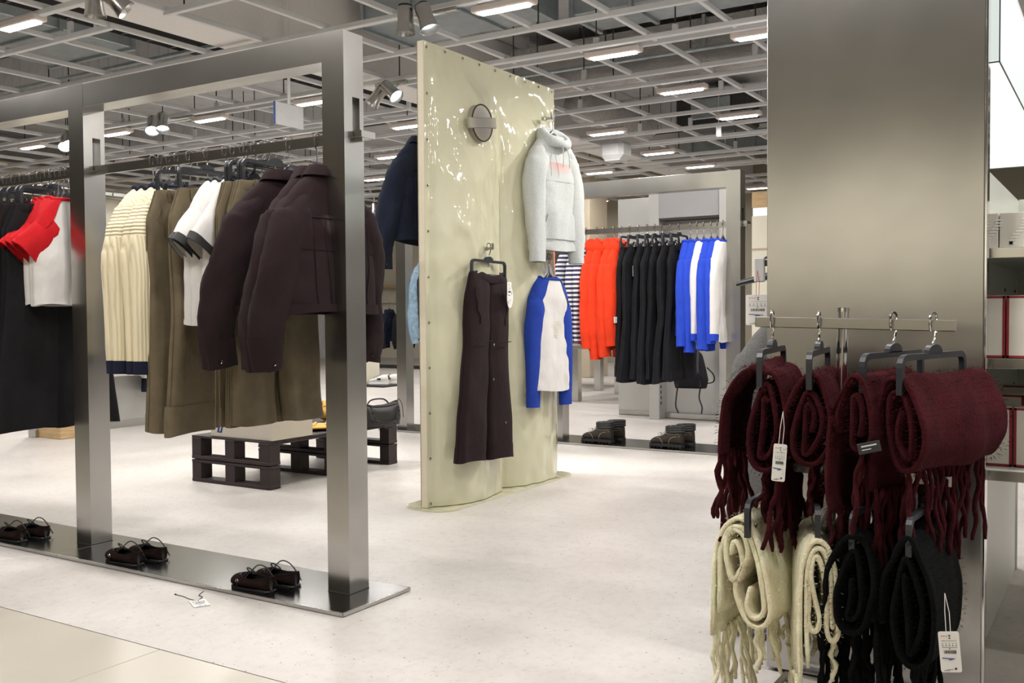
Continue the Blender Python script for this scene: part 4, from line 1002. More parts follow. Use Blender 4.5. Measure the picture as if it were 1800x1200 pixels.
# ------------------------------------------------------------------ clothes on the far rail (y = 6.62)
FY, FRZ = 6.62, 1.612
def far(t, x, kind, lab, rz=G90, hs=1.0): return rack(t, x, kind, lab, HG2, rz, FY, FRZ, hs)
for k, x in enumerate((-3.585, -3.52, -3.46)):
    w = NUM[k]
    t = tee('striped_shirt', '%s navy and white striped long sleeved top from the left on the far rail' % w, 'shirt', 'striped tops on the far rail', (M['stripe'], M['stripe'], M['navy_trim']), 110+k, L=.68, sw=.17, cw=.20, hw=.20, sl=.62, longsleeve=True, trim=M['stripe'])
    far(t, x, 'coat_s', 'black hanger of the %s striped top on the far rail' % w, G90+jit(5))
for k, x in enumerate((-3.37, -3.315, -3.225, -3.17)):
    w = NUM[k]
    t = hoodie('red_sweatshirt', '%s bright red hooded sweatshirt from the left on the far rail' % w, 'sweatshirt', 'red hooded sweatshirts on the far rail', M['red_hood'], 120+k, L=(.70,.78,.76,.68)[k], sw=.165, cw=.195, hw=.19, sl=(.66,.74,.72,.64)[k], out=(.07,.045,.06,.05)[k], bend=.02, d=.050)
    for sd in (-1,): MB().box((-.215, -.075, -.74+.02*k), (.045,.003,.045), .001).obj('white_label', M['white'], t)
    far(t, x, 'coat_s', 'black hanger of the %s red sweatshirt on the far rail' % w, G90+jit(4))
BLK = (-3.10,-3.03,-2.96,-2.90,-2.84,-2.775,-2.71)
for k, x in enumerate(BLK):
    w = NUM[k]
    t = trousers('black_dungarees', '%s black wide legged dungarees from the left on the far rail' % w, 'dungarees', 'black dungarees on the far rail', M['coal'], 130+k, L=(.93,.97,.95,.98,.94,.97,.95)[k], ww=.13, hip=(.19,.22,.20,.21,.19,.22,.20)[k], hem=(.12,.14,.125,.135,.12,.14,.13)[k], spread=.03, d=.028, fold=.30, rise=.45)
    for sx in (-.07, .07): MB().tube([(sx,-.03,-.19),(sx*.9,-.035,-.14),(sx*.9,0,-.115),(sx,.03,-.19)], .007, 6, flat=.4).obj('strap', M['coal'], t)
    MB().box((0,-.034,-.24), (.13,.006,.12), .003).obj('bib', M['coal'], t)
    if k in (1, 3, 4, 5):
        c_ = MB().box((-.165,-.055,-.33), (.035,.0015,.075), .001).obj('paper_tag', M['white'], t)
        MB().box((-.165,-.0562,-.32), (.02,.0006,.02)).box((-.165,-.0562,-.35), (.022,.0006,.006)).obj('print', M['ink'], c_)
    far(t, x, 'clip', 'clip hanger of the %s black dungarees on the far rail' % w, G90+jit(5))
for k, (x, kind) in enumerate(((-2.625,'b'),(-2.575,'b'),(-2.525,'w'),(-2.47,'b'),(-2.425,'b'),(-2.385,'w'))):
    w = NUM[k]
    if kind == 'b':
        lab = {0:'leftmost cobalt blue sweatshirt on the far rail next to the black dungarees',1:'cobalt blue sweatshirt just left of the first white raglan top',3:'cobalt blue sweatshirt just right of the first white raglan top',4:'cobalt blue sweatshirt beside the far frame post'}[k]
        t = sweater('blue_sweatshirt', lab, 'sweatshirt', 'cobalt blue sweatshirts', M['blue_cloth'], M['blue_cloth'], 140+k, L=.68, sw=.165, cw=.19, hw=.20, sl=(.64,.68,.6,.66,.62,.6)[k], out=(.09,.06,.05,.08,.05,.05)[k])
    else:
        lab = ['white top with blue sleeves between the blue sweatshirts','rightmost white top with blue sleeves touching the far frame post'][k == 5]
        t = tee('raglan_shirt', lab, 'shirt', 'white raglan tops', (M['white_cloth'], M['white_cloth'], M['blue_cloth']), 140+k, L=.71, sw=.165, cw=.19, hw=.19, sl=.60, longsleeve=True, trim=M['blue_cloth'], out=.05, d=.05)
    far(t, x, 'coat_s', 'black hanger of the %s top of the blue and white group' % w, G90+jit(3))
# left bay of the same frame, behind the near rack
t = jacket('jean_jacket', 'light blue denim jacket beside the steel post behind the panel', 'jacket', None, M['denim_lt'], 15, L=.55, sw=.22, cw=.25, hw=.24, sl=.60, out=.06)
t.location = (-4.90, FY, FRZ); t.rotation_euler = (0,0,G90)
hanger('coat', (-4.90, FY, FRZ), G90, 'black hanger of the light blue denim jacket', HG2)
for k, x in enumerate((-4.82, -4.74)):
    t = jacket('denim_jacket', ['dark navy jacket next to the light blue denim jacket','dark navy jacket second from the light blue denim jacket'][k], 'jacket', 'dark jackets in the hidden bay', M['denim_dk'], 16+k, L=.55, sw=.22, cw=.25, hw=.24, sl=.60, out=.03)
    far(t, x, 'coat', ['black hanger of the dark jacket next to the denim jacket','black hanger of the second dark jacket by the denim jacket'][k])

# ------------------------------------------------------------------ shoes
def flat_shoe_parts(L=.195):
    st = [(0,.006,.012,1.0),(.02,.024,.026,1.0),(.06,.040,.036,1.0),(.11,.048,.042,1.0),(.20,.052,.046,1.0),(.30,.052,.049,.90),(.38,.050,.050,.70),(.50,.044,.051,.64),(.65,.040,.054,.62),(.80,.040,.058,.63),(.92,.038,.060,.66),(.98,.028,.060,.72),(1.0,.012,.056,.78)]
    L_ = L; out, inn = [], []
    for t, w, h, th in st:
        w *= .78; r = []; r2 = []
        for j in range(19):
            a = (-1+2*j/18)*th*math.pi; y = w*math.copysign(abs(math.sin(a))**.85, math.sin(a)); z = .004+h*(1-math.cos(a))/2
            r.append((t*L_, y, z)); r2.append((t*L_*.97+.003, y*.90, .004+z*.93))
        out.append(r); inn.append(r2)
    up = MB().loft(out, False).mesh('upper', M['suede'], True, 180); li = MB().loft(inn[4:], False).mesh('lining', M['blk'], True, 180)
    so = MB(); rr = []
    for t, w, h, th in st: rr.append([(t*L_, y*w*.70, z) for y, z in ((-1,0),(1,0),(1,.006),(-1,.006))])
    so.loft(rr, True, True, True); so.box((L_*.86, 0, .004), (.055,.05,.008), .003)
    so = so.mesh('sole', M['sole'])
    edge = MB().tube([out[i][0] for i in range(5,13)]+[out[i][-1] for i in range(12,4,-1)], .0022, 5, loop=True).mesh('binding', M['suede'], True)
    lc_ = MB()
    for k, (x, sp) in enumerate(((.36,.026),(.43,.028))): lc_.tube(smoothpath([(x*L_, -sp, .040),(x*L_+.004, -sp*.4, .055),(x*L_, sp*.4, .055),(x*L_, sp, .040)], 4), .0016, 5)
    lc_.tube(smoothpath([(.42*L_,0,.055),(.46*L_,-.02,.075),(.58*L_,-.03,.082),(.66*L_,-.012,.062),(.5*L_,-.002,.054)], 5), .0024, 6)
    lc_.tube(smoothpath([(.42*L_,0,.055),(.50*L_,.02,.078),(.62*L_,.028,.078),(.78*L_,.03,.06),(.9*L_,.045,.012)], 5), .0024, 6)
    lc_ = lc_.mesh('lace', M['blk'], True)
    bk = MB().tube([(.30*L_+.006*math.cos(a), -.0405, .030+.006*math.sin(a)) for a in [k*.785 for k in range(8)]], .0013, 5, loop=True).mesh('buckle', M['chrome'], True)
    stp = MB().tube([(.30*L_,-.041,.012),(.30*L_,-.040,.034),(.31*L_,-.02,.046),(.31*L_,.02,.046),(.30*L_,.040,.034)], .003, 6).mesh('strap', M['suede'], True)
    return (('sole',so),('upper',up),('lining',li),('binding',edge),('lace',lc_),('buckle',bk),('strap',stp))
FS = flat_shoe_parts()
SHOES = (('at the right end of the frame plate', -2.735, 2.475), ('between the two frame posts', -3.455, 2.475), ('left of the left frame post', -4.235, 2.475))
for lab, x, y in SHOES:
    for k in (0, 1):
        t = thing('ballet_flat', ['front','rear'][k]+' brown suede ballet flat of the pair '+lab, 'shoe', (x+.028*k, y+.080*k, .0155), R(-3+4*k), 'brown suede ballet flats on the steel plate')
        for nm, me in FS: inst(nm, me, t)
def boot_parts(L=.25):
    st = [(0,.018,.050,.016),(.04,.034,.066,.012),(.12,.044,.076,.010),(.25,.047,.082,.009),(.34,.046,.090,.009),(.44,.043,.110,.009),(.54,.041,.132,.009),(.64,.040,.150,.009),(.75,.040,.160,.009),(.88,.040,.162,.009),(.97,.034,.160,.010),(1.0,.018,.150,.012)]
    out = []
    for t, w, h, z0 in st:
        r = []
        for j in range(20):
            a = 2*math.pi*j/20; y = w*math.copysign(abs(math.cos(a))**.7, math.cos(a))*(.78 if math.sin(a) > .3 and h > .1 else 1); zc = (z0+.018+h)/2; zz = (h-z0-.018)/2
            r.append((t*L+(.012*max(0, math.sin(a)) if t < .5 else -.004*math.sin(a)), y, zc+zz*math.copysign(abs(math.sin(a))**.8, math.sin(a))))
        out.append(r)
    up = MB().loft(out, True, True, True).mesh('upper', M['leather'], True, 180)
    so = MB(); lv = []
    outl = [(0.0,.020),(.05,.038),(.18,.050),(.32,.050),(.5,.042),(.7,.042),(.9,.044),(1.0,.026)]
    poly = [(t*L*1.03-.006, -w) for t, w in outl]+[(t*L*1.03-.006, w) for t, w in outl[::-1]]
    so.prism(poly, 'z', .012, .032)
    for k in range(9):
        x = .012+k*.0285
        if k != 4: so.box((x, 0, .009), (.017, .086 if k < 4 else .076, .016), .002)
    so = so.mesh('sole', M['sole'])
    cl = MB()
    for k, z in enumerate((.120,.136,.152)):
        cl.tube([(L*.76+(.062 if True else 0)*math.cos(a)+ (0 if math.cos(a) > 0 else -.004), .040*math.sin(a), z+.004*math.cos(a)) for a in [q*math.pi/12 for q in range(24)]], .0105, 8, loop=True)
    cl = cl.mesh('padded_collar', M['blk'], True)
    ls = MB()
    for k in range(6):
        x, z = L*(.34+.055*k), .088+.0125*k
        ls.tube([(x,-.026,z-.004),(x+.002,0,z+.010),(x,.026,z-.004)], .0022, 5)
    ls.tube(smoothpath([(L*.36,0,.10),(L*.28,-.025,.105),(L*.30,-.04,.09),(L*.37,-.01,.098),(L*.26,.02,.104),(L*.25,.035,.09)], 4), .002, 5)
    ls = ls.mesh('lace', M['stitch'], True)
    sti = MB()
    for sd in (-1, 1):
        sti.tube(smoothpath([(L*.62, sd*.0435, .034),(L*.64, sd*.0435,.060),(L*.74, sd*.042,.082),(L*.95, sd*.036,.092)], 5), .0013, 4)
        sti.tube(smoothpath([(L*.26, sd*.046, .078),(L*.36, sd*.047,.070),(L*.44, sd*.045,.036)], 5), .0013, 4)
        sti.tube(smoothpath([(L*.52, sd*.036,.128),(L*.56, sd*.039,.106),(L*.75, sd*.0415,.103),(L*.94, sd*.037,.106)], 5), .0013, 4)
    sti = sti.mesh('stitching', M['stitch'], True)
    return (('sole',so),('upper',up),('padded_collar',cl),('lace',ls),('stitching',sti))
BP = boot_parts()
for lab, x, y in (('beside the far post', -3.455, 6.55), ('nearest the burgundy scarves', -2.90, 6.55)):
    for k in (0, 1):
        t = thing('ankle_boot', ['front','rear'][k]+' dark brown laced ankle boot '+lab, 'boot', (x+.025*k, y+.13*k, .0155), R(-2+3*k), 'dark brown ankle boots')
        for nm, me in BP:
            q = inst(nm, me, t)
            if nm == 'stitching': q['kind'] = 'stuff'
# ------------------------------------------------------------------ scarf stand in front of the steel screen
st = thing('scarf_stand', 'chrome stand with two flat rails carrying folded scarves', 'clothes stand', (-.552, 2.25, 0), rot=(0, R(1.15), 0))
MB().tube([(0,0,.012),(0,0,1.0)], .0125, 18).obj('pole', M['chrome'], st, True, 60)
MB().lathe([(.0005,1.004),(.013,1.003),(.0135,.994)], 18).obj('pole_cap', M['steel'], st, True, 60)
pole2 = MB(); pole2.box((.0, .018, .55), (.016,.012,.5), .002); pole2.obj('slotted_strip', M['steel'], st)
for k in range(10): inst('slot', bpy.data.meshes['slot'], st, (.0, .0118, .34+.042*k))
MB().box((.020,-.016,.968), (.428,.008,.024), .0015).obj('upper_rail', M['steel_h'], st)
MB().box((.020,-.016,.640), (.428,.008,.024), .0015).obj('lower_rail', M['steel_h'], st)
MB().box((-.005,-.01,.655), (.05,.03,.045), .003).obj('bracket', M['white_metal'], st)
MB().lathe([(.0005,.02),(.014,.019),(.016,.010),(.016,-.005)], 18, c=(0,0,0), m=Matrix.Translation((.008,-.03,.615)) @ Matrix.Rotation(R(90), 4, 'X')).obj('knob', M['white_metal'], st, True, 50)
b = MB()
b.box((-.04,.36,.010), (.36,.022,.018), .003).box((-.04,-.20,.010), (.36,.022,.018), .003).box((-.21,.08,.010), (.022,.56,.018), .003).box((.13,.08,.010), (.022,.56,.018), .003).box((-.04,.0,.010), (.34,.05,.014), .003)
b.obj('base_frame', M['chrome'], st)

FZZ = random.Random(77)
def wool_fuzz(P2, W, n, rd, lo=.006, hi=.016, w=.00033):
    b = MB(); v = []; f = []
    K = len(P2)-1
    for _ in range(n):
        i = rd.randrange(1, K); p = P2[i]; tn = (P2[i+1]-P2[i-1]).normalized(); nr = Vector((-tn.y, tn.x))*rd.choice((-1,1))
        x = rd.uniform(-W/2, W/2) if rd.random() < .8 else rd.choice((-1,1))*W/2
        base = Vector((x, p.x+nr.x*.0065, p.y+nr.y*.0065)); L = rd.uniform(lo, hi)
        d = Vector((rd.uniform(-.8,.8) + (1.2*math.copysign(1,x) if abs(x) > W/2-.002 else 0), nr.x+rd.uniform(-.5,.5), nr.y+rd.uniform(-.7,.4))).normalized()
        d2 = (d+Vector((rd.uniform(-.8,.8), rd.uniform(-.8,.8), rd.uniform(-1.1,.3)))).normalized()
        sd = d.cross(Vector((rd.uniform(-1,1), rd.uniform(-1,1), rd.uniform(-1,1))))
        sd = sd.normalized()*w if sd.length > 1e-6 else Vector((w,0,0))
        m_ = base+d*L*.55; e = m_+d2*L*.45; k = len(v); v += [base-sd, base+sd, m_+sd*.8, m_-sd*.8, e]; f += [(k,k+1,k+2,k+3),(k+3,k+2,k+4)]
    return b.add(v, f)
TASS = {}
def tassel_meshes(mat):
    if mat.name in TASS: return TASS[mat.name]
    out = []; rd = random.Random(len(mat.name)*7)
    for k in range(7):
        L = 1.0; pts = []; ph = rd.uniform(0, 6.28); am = rd.uniform(.003, .010)
        for i in range(15):
            t = i/14; pts.append((am*math.sin(ph+3.1*t)*t+.003*math.sin(13*t+ph), am*math.cos(ph*1.7+2.6*t)*t+.003*math.cos(11*t+ph), -L*t*.17))
        rr = [.0044+.0009*math.sin(i*2.1+ph)+.0006*rd.random() for i in range(15)]; rr[-1] *= .7
        out.append(MB().tube(pts, rr, 7).mesh('tassel', mat, True, 180))
    TASS[mat.name] = out; return out
def scarf(lab, grp, mat, loc, rz, path, W, ends, seed, thick=.0110, taper=.0, fuzz=7000, name='scarf', roll=0.0, bulge=.006):
    t = thing(name, lab, 'scarf', loc, rz, grp, (0, roll, rz)); rd = random.Random(seed)
    if isinstance(path[0], list): path, extra = path
    else: extra = None
    def ribbon(path, nm):
        P2 = [Vector((p.x, p.y)) for p in smoothpath([(a, b, 0) for a, b in path], 3 if len(path) < 45 else 2)]; ztop = max(p.y for p in P2)
        n = len(P2); ns = 23; rings = []
        for s in range(ns):
            k = s/(ns-1); k = .5-.5*math.cos(math.pi*k)*(.75+.25*abs(math.cos(math.pi*k))); x = -W/2+W*k; e = min(s, ns-1-s); th = thick*(.45 if e == 0 else .85 if e == 1 else 1)
            left, right = [], []
            sag = 1+.06*math.sin(k*math.pi)
            for i, p in enumerate(P2):
                tn = (P2[min(i+1,n-1)]-P2[max(i-1,0)]); tn = tn.normalized() if tn.length > 1e-9 else Vector((0,1)); nr = Vector((-tn.y, tn.x))
                wob = bulge*mnoise.noise(Vector((x*7, p.x*9, p.y*9+seed)))+.0015*mnoise.noise(Vector((x*30, p.x*40, p.y*40+seed)))
                q = Vector((p.x*sag, p.y)) + nr*wob*.6 + Vector((0, .008*mnoise.noise(Vector((x*5, seed, 0)))))
                for xc in (-.118, .118):   # the clips pinch the top fold
                    g = math.exp(-((x-xc)/.022)**2)*max(0, 1-(ztop-q.y)/.075); q.x *= 1-.55*g; q.y += .004*g
                q.x *= 1-.16*math.exp(-((x-.085)/.03)**2)-.10*math.exp(-((x+.10)/.025)**2)
                if W > .34: q.x += .012*math.sin(k*7+.6)*max(0, (ztop-q.y)/.2)
                t2 = th/2*(1+.18*mnoise.noise(Vector((x*30, p.x*50, p.y*50+9))))*(.7 if i in (0, n-1) else 1)
                left.append(Vector((x, q.x+nr.x*t2, q.y+nr.y*t2))); right.append(Vector((x, q.x-nr.x*t2, q.y-nr.y*t2)))
            rings.append(left+right[::-1])
        MB().loft(rings, True, True, True).obj(nm, mat, t, True, 180)
        return P2
    P2 = ribbon(path, 'folded_wool')
    if extra: ribbon(extra, 'inner_fold')
    fz = wool_fuzz(P2, W, fuzz if mat in (M['burg'], M['black_wool']) else fuzz//3, rd, .005, .015 if mat in (M['burg'], M['black_wool']) else .009).obj('fuzz', mat, t); fz['kind'] = 'stuff'
    tm = tassel_meshes(mat)
    for (idx, cnt, lo, hi, du) in ends:
        p = P2[idx] if idx == 0 else min(P2[len(P2)//4:], key=lambda q: q.y+.3*abs(q.x)+(.5 if q.y > -.25 else 0)-(0 if q is not P2[0] else -9))
        for k in range(cnt):
            x = -W/2+.008+(W-.016)*(k+.5)/cnt+rd.uniform(-.004,.004)
            sc = rd.uniform(lo, hi)/.17
            inst('tassel', rd.choice(tm), t, (x, p.x+rd.uniform(-.006,.006), p.y+.006), (R(rd.uniform(-9,9))+du, R(rd.uniform(-8,8)), rd.uniform(0,6.28)), (1.0+.2*rd.random(), 1.0+.2*rd.random(), sc))
    return t
SZ = .979; LZ = .652
def roll(uc, zt, zb, a, turns, sp=.024, strand=None, shear=0.0, seed=0, fa=1.0, fb=1.15, top=.20, start=-20):
    """cross-section of a folded scarf: an outer strand with the fringe, then nested loops running inwards"""
    zc, bb0 = (zt+zb)/2, (zt-zb)/2; pts = []
    if strand:
        pts += [(p.x, p.y) for p in smoothpath([(u, z, 0) for u, z in strand], 5)]
    n = int(turns*24)
    for i in range(n+1):
        ph = start+15*i; k = (ph-start)/360*sp; th = R(ph); c, si = math.cos(th), math.sin(th)
        aa = max(.007, a-k*fa); bb = max(.030, bb0-k*fb)
        u = aa*math.copysign(abs(c)**.8, c)*(1-top*max(0, si)) + .004*math.sin(2.3*th+seed)*(1 if ph > 200 else .3)
        z = bb*si+.004*math.sin(1.7*th+seed*2)
        pts.append((uc+u+shear*z, zc+z-.25*k))
    return pts
PATH_A = roll(.000, -.112, -.338, .050, 2.15, .022, [(.098,-.300),(.096,-.230),(.085,-.170),(.060,-.125),(.030,-.104)], -.05, 1, start=75)
PATH_B = roll(.000, -.112, -.322, .056, 2.6, .022, [(.064,-.345),(.066,-.28)], -.06, 2)
PATH_C = roll(.000, -.108, -.290, .044, 1.7, .028, [(.058,-.400),(.066,-.34),(.062,-.26),(.054,-.20)], .05, 3)
PATH_D = roll(.000, -.104, -.318, .056, 2.4, .023, [(.066,-.355),(.068,-.29)], .16, 4)
PATH_E = [(.074,-.385),(.073,-.30),(.070,-.21),(.054,-.147),(.023,-.115),(-.010,-.122),(-.033,-.168),(-.052,-.246),(-.060,-.310),(-.040,-.345),(-.012,-.343),(.010,-.312),(.022,-.272),(.012,-.232),(-.008,-.196),(.000,-.152),(.026,-.137),(.043,-.158),(.043,-.205),(.031,-.250),(.013,-.246),(.004,-.209),(.013,-.172),(.026,-.166),(.031,-.195)]
PATH_E2 = [(.058,-.330),(.057,-.24),(.056,-.19),(.040,-.144),(.018,-.131),(-.008,-.142),(-.024,-.180),(-.041,-.252),(-.046,-.305),(-.032,-.328),(-.014,-.326),(-.004,-.300),(-.012,-.262)]
PATH_F = [(.034,-.44),(.035,-.31),(.032,-.195),(.018,-.142),(-.006,-.132),(-.028,-.152),(-.038,-.21),(-.042,-.29),(-.042,-.328),(-.030,-.342),(-.020,-.322),(-.018,-.26),(-.014,-.20),(-.003,-.165),(.010,-.167),(.014,-.205),(.005,-.25),(-.004,-.29),(-.002,-.316),(.010,-.322),(.018,-.30),(.017,-.25),(.022,-.21)]
PATH_F2 = [(.020,-.40),(.021,-.30),(.021,-.20),(.012,-.158),(-.006,-.147),(-.022,-.165),(-.028,-.215),(-.031,-.29),(-.031,-.315)]
PATH_G = roll(.000, -.112, -.345, .058, 2.2, .026, [(.066,-.375),(.070,-.30)], -.06, 7)
PATH_H = roll(.000, -.108, -.395, .062, 2.3, .027, [(.074,-.30),(.072,-.24)], .06, 8, top=.28)
def zat(x): return SZ - (x+.552)*.020
UP = ((-.687, 97), (-.581, 97), (-.423, 78), (-.343, 75))
HN = ('leftmost','second','third','rightmost')
for k, (x, az) in enumerate(UP):
    hanger('clip', (x, 2.234, zat(x)+.0035), R(az), '%s clip hanger on the upper rail of the scarf stand, holding burgundy wool' % HN[k], 'clip hangers on the scarf stand', True, 1.0)
BG = 'burgundy mohair scarves on the upper rail'
scarf('leftmost burgundy mohair scarf, with long fringe falling to the left', BG, M['burg'], (-.676, 2.234, SZ), R(97), PATH_A, .30, ((0,17,.14,.21,0.0),(58,15,.09,.15,0)), 1)
scarf('second burgundy mohair scarf, with a white price tag in front of it', BG, M['burg'], (-.582, 2.234, SZ), R(97), PATH_B, .30, ((0,18,.13,.19,0),(44,14,.09,.14,0)), 2)
scarf('third burgundy mohair scarf, right of the pole, with a black woven label', BG, M['burg'], (-.436, 2.21, SZ), R(80), PATH_C, .29, ((0,15,.10,.16,0),(66,16,.17,.24,0)), 3)
scarf('rightmost and widest burgundy mohair scarf, rolled over the last hanger', BG, M['burg'], (-.318, 2.262, SZ-.004), R(72), PATH_D, .37, ((0,24,.14,.20,0),(44,20,.15,.21,0)), 4, fuzz=10000, bulge=.010)
LOW = ((-.695, 90), (-.592, 108), (-.452, 82), (-.352, 86))
for k, (x, az) in enumerate(LOW):
    hanger('clip', (x, 2.234, LZ+.003), R(az), '%s clip hanger on the lower rail of the scarf stand' % HN[k], 'clip hangers on the scarf stand', True, 1.0)
scarf('leftmost cream mohair scarf on the lower rail, folded in open loops', 'cream mohair scarves on the lower rail', M['cream_wool'], (-.700, 2.250, LZ), R(87), [PATH_E, PATH_E2], .31, ((0,20,.12,.19,0),(56,13,.08,.14,0)), 5)
scarf('narrow cream mohair scarf on the lower rail beside the pole', 'cream mohair scarves on the lower rail', M['cream_wool'], (-.592, 2.215, LZ-.01), R(110), [PATH_F, PATH_F2], .29, ((0,14,.14,.20,0),(46,11,.08,.13,0)), 6)
scarf('white mohair scarf behind the narrow cream scarf and the pole', None, M['white_wool'], (-.548, 2.36, LZ+.035), R(95), PATH_B, .22, ((0,10,.10,.15,0),), 7)
scarf('left black mohair scarf on the lower rail', 'black mohair scarves on the lower rail', M['black_wool'], (-.457, 2.225, LZ), R(84), PATH_G, .30, ((0,17,.14,.22,0),(46,13,.12,.17,0)), 8)
scarf('right black mohair scarf on the lower rail, with a white price tag', 'black mohair scarves on the lower rail', M['black_wool'], (-.352, 2.20, LZ+.008), R(86), PATH_H, .25, ((0,16,.16,.24,0),(44,17,.16,.22,0)), 9)
swing_tag((-.620, 2.075, .713), R(16), 'white price tag hanging in front of the second burgundy scarf', .028, .080, .07, 0, R(4))
swing_tag((-.286, 2.06, .370), R(16), 'white price tag hanging from the right black scarf', .038, .080, .075, 0, R(-5))
swing_tag((-.640, 2.33, .27), R(70), 'small white tag behind the fringe of the leftmost cream scarf', .03, .06, .03, detail=False)
swing_tag((-.345, 2.22, .640), R(40), 'small folded white tag in the fringe of the widest burgundy scarf', .010, .024, .02, detail=False)
t = thing('woven_label', 'black woven label sewn to the third burgundy scarf', 'label', (-.432, 2.045, .722), R(12), None, (R(-8), R(-14), R(12)))
MB().box((0,0,0), (.044,.002,.022), .0006).obj('label_cloth', M['blk'], t); MB().box((0,-.0013,.004), (.030,.0006,.003)).box((-.006,-.0013,-.003), (.018,.0006,.002)).obj('label_text', M['grey_mel'], t)

# ------------------------------------------------------------------ grey coat left of the steel screen
t = sweater('knit_coat', 'long grey melange coat hanging at the left edge of the steel screen', 'coat', None, M['grey_coat'], M['grey_coat'], 50, L=.98, sw=.19, cw=.23, hw=.255, sl=.60)
t.location = (-.795, 2.96, 1.125); t.rotation_euler = (0, 0, R(6))
hanger('coat_flat', (-.795, 2.95, 1.240), R(6), 'black hanger of the grey coat at the screen edge', None, scale=1.05)
t2 = thing('side_rail', 'short steel rail behind the steel screen carrying the grey coat', 'rail', (-.795, 2.80, 1.215)); MB().box((0,.10,0), (.014,.26,.036), .001).obj('bar', M['steel_h'], t2); MB().box((0,-.09,0), (.06,.02,.08), .002).obj('mount', M['steel_h'], t2)
swing_tag((-.905, 2.80, 1.043), R(18), 'large white price tag on a red string by the grey coat', .066, .088, .07, detail=True, cord='redink')
t = thing('clip_tab', 'grey plastic clip on the hanger of the grey coat', 'clip', (-.905, 2.82, 1.10), R(10)); MB().box((0,0,.015), (.03,.02,.07), .003).obj('jaw', M['slab'], t); MB().box((.03,0,.035), (.05,.012,.018), .003).obj('lever', M['blk'], t); MB().tube([(0,.0,.04),(.02,.07,.06),(.05,.125,.045)], .004, 6).obj('loop', M['blk'], t)
# ------------------------------------------------------------------ small things on the floor and the tables
t = swing_tag((-2.735, 2.30, .002), R(62), 'white swing tag with a black string lying on the floor', .055, .085, .001, R(-90), 0, True, 'blk')
MB().tube(smoothpath([(0,.002,-.004),(-.02,.001,.03),(-.03,.001,.07),(-.05,.001,.11)], 5), .0016, 6).tube(smoothpath([(0,.002,-.004),(.025,.001,.03),(.02,.001,.06),(.045,.001,.10)], 5), .0016, 6).lathe([(.0005,.003),(.004,0),(.0005,-.003)], 8, c=(-.05,.001,.112)).obj('loose_cord', M['blk'], t, True)
def handbag():
    t = thing('handbag', 'black leather handbag on the right end of the pallet table', 'handbag', (-4.02, 4.86, .277), R(80))
    rings = []
    for i in range(11):
        k = i/10; z = .002+.135*k; a = .148-.010*k+.006*math.sin(k*3.1); b = interp(((0,.05),(.3,.062),(.8,.048),(1,.030)), k)
        rings.append([Vector((a*math.copysign(abs(math.cos(q))**.6, math.cos(q)), b*math.copysign(abs(math.sin(q))**.7, math.sin(q))*(1+.10*math.sin(5*q+4*k)), z-.012*k*math.cos(2*q)*-1)) for q in [2*math.pi*j/36 for j in range(36)]])
    MB().loft(rings, True, True, True).obj('body', M['bag'], t, True, 180)
    MB().tube([(r.x*1.01, r.y*1.02, r.z+.002) for r in rings[-1]], .004, 6, loop=True).obj('rim', M['bag'], t, True)
    ch = smoothpath([(-.12,-.055,.13),(-.10,-.075,.05),(-.02,-.085,-.005),(.04,-.080,.01),(.09,-.07,.07),(.10,-.05,.13)], 5)
    b = MB()
    for i, p in enumerate(ch): b.tube([p+Vector((.008*math.cos(q), .004*math.sin(q)*(1 if i % 2 else -1), .008*math.sin(q))) for q in [k*math.pi/3 for k in range(6)]], .0028, 5, loop=True)
    o = b.obj('chain_strap', M['bag'], t, True)
    MB().tube(smoothpath([(.13,0,.13),(.155,.0,.16),(.175,-.01,.12),(.185,-.01,.04)], 5), .005, 6, flat=.5).obj('strap_end', M['bag'], t, True)
    MB().tube(smoothpath([(-.09,.03,.13),(-.05,.03,.165),(.05,.03,.165),(.10,.03,.13)], 5), .005, 7).obj('handle', M['bag'], t, True)
handbag()
def pouch(lab, loc, rz, L, Wd, Hh, seed):
    t = thing('leather_pouch', lab, 'bag', loc, rz); rings = []
    for i in range(9):
        k = i/8; sc = math.sin(math.pi*(.12+.76*k))**.5
        rings.append([Vector((L*(k-.5), Wd/2*sc*math.cos(q), Hh*.5+Hh*.5*sc*math.sin(q)*(1+.25*mnoise.noise(Vector((k*5, q, seed)))))) for q in [2*math.pi*j/18 for j in range(18)]])
    MB().loft(rings, True, True, True).obj('body', M['mustard'], t, True, 180)
    for j in range(3):
        MB().tube(smoothpath([(L*(-.4+.25*j), -Wd*.3, Hh*.9),(L*(-.3+.25*j), 0, Hh*1.2),(L*(-.2+.25*j), Wd*.35, Hh*.8)], 5), .010, 7, flat=.4).obj('folded_strap', M['mustard'], t, True)
pouch('flat mustard leather bag lying on the pallet table behind the box', (-4.24, 4.52, .278), R(60), .30, .22, .035, 3)
pouch('mustard gathered bag standing on the far part of the pallet table', (-4.50, 4.92, .278), R(70), .16, .13, .115, 8)
t = thing('trouser_tag', 'small dark blue woven tag hanging under the khaki trousers', 'tag', (-2.93, 2.60, .60), R(60), None, (0, R(12), R(60))); MB().box((0,0,-.03), (.018,.002,.055), .0006).obj('cloth', M['blueink'], t); MB().box((0,-.0013,-.03), (.005,.0006,.045)).obj('stripe', M['white'], t)
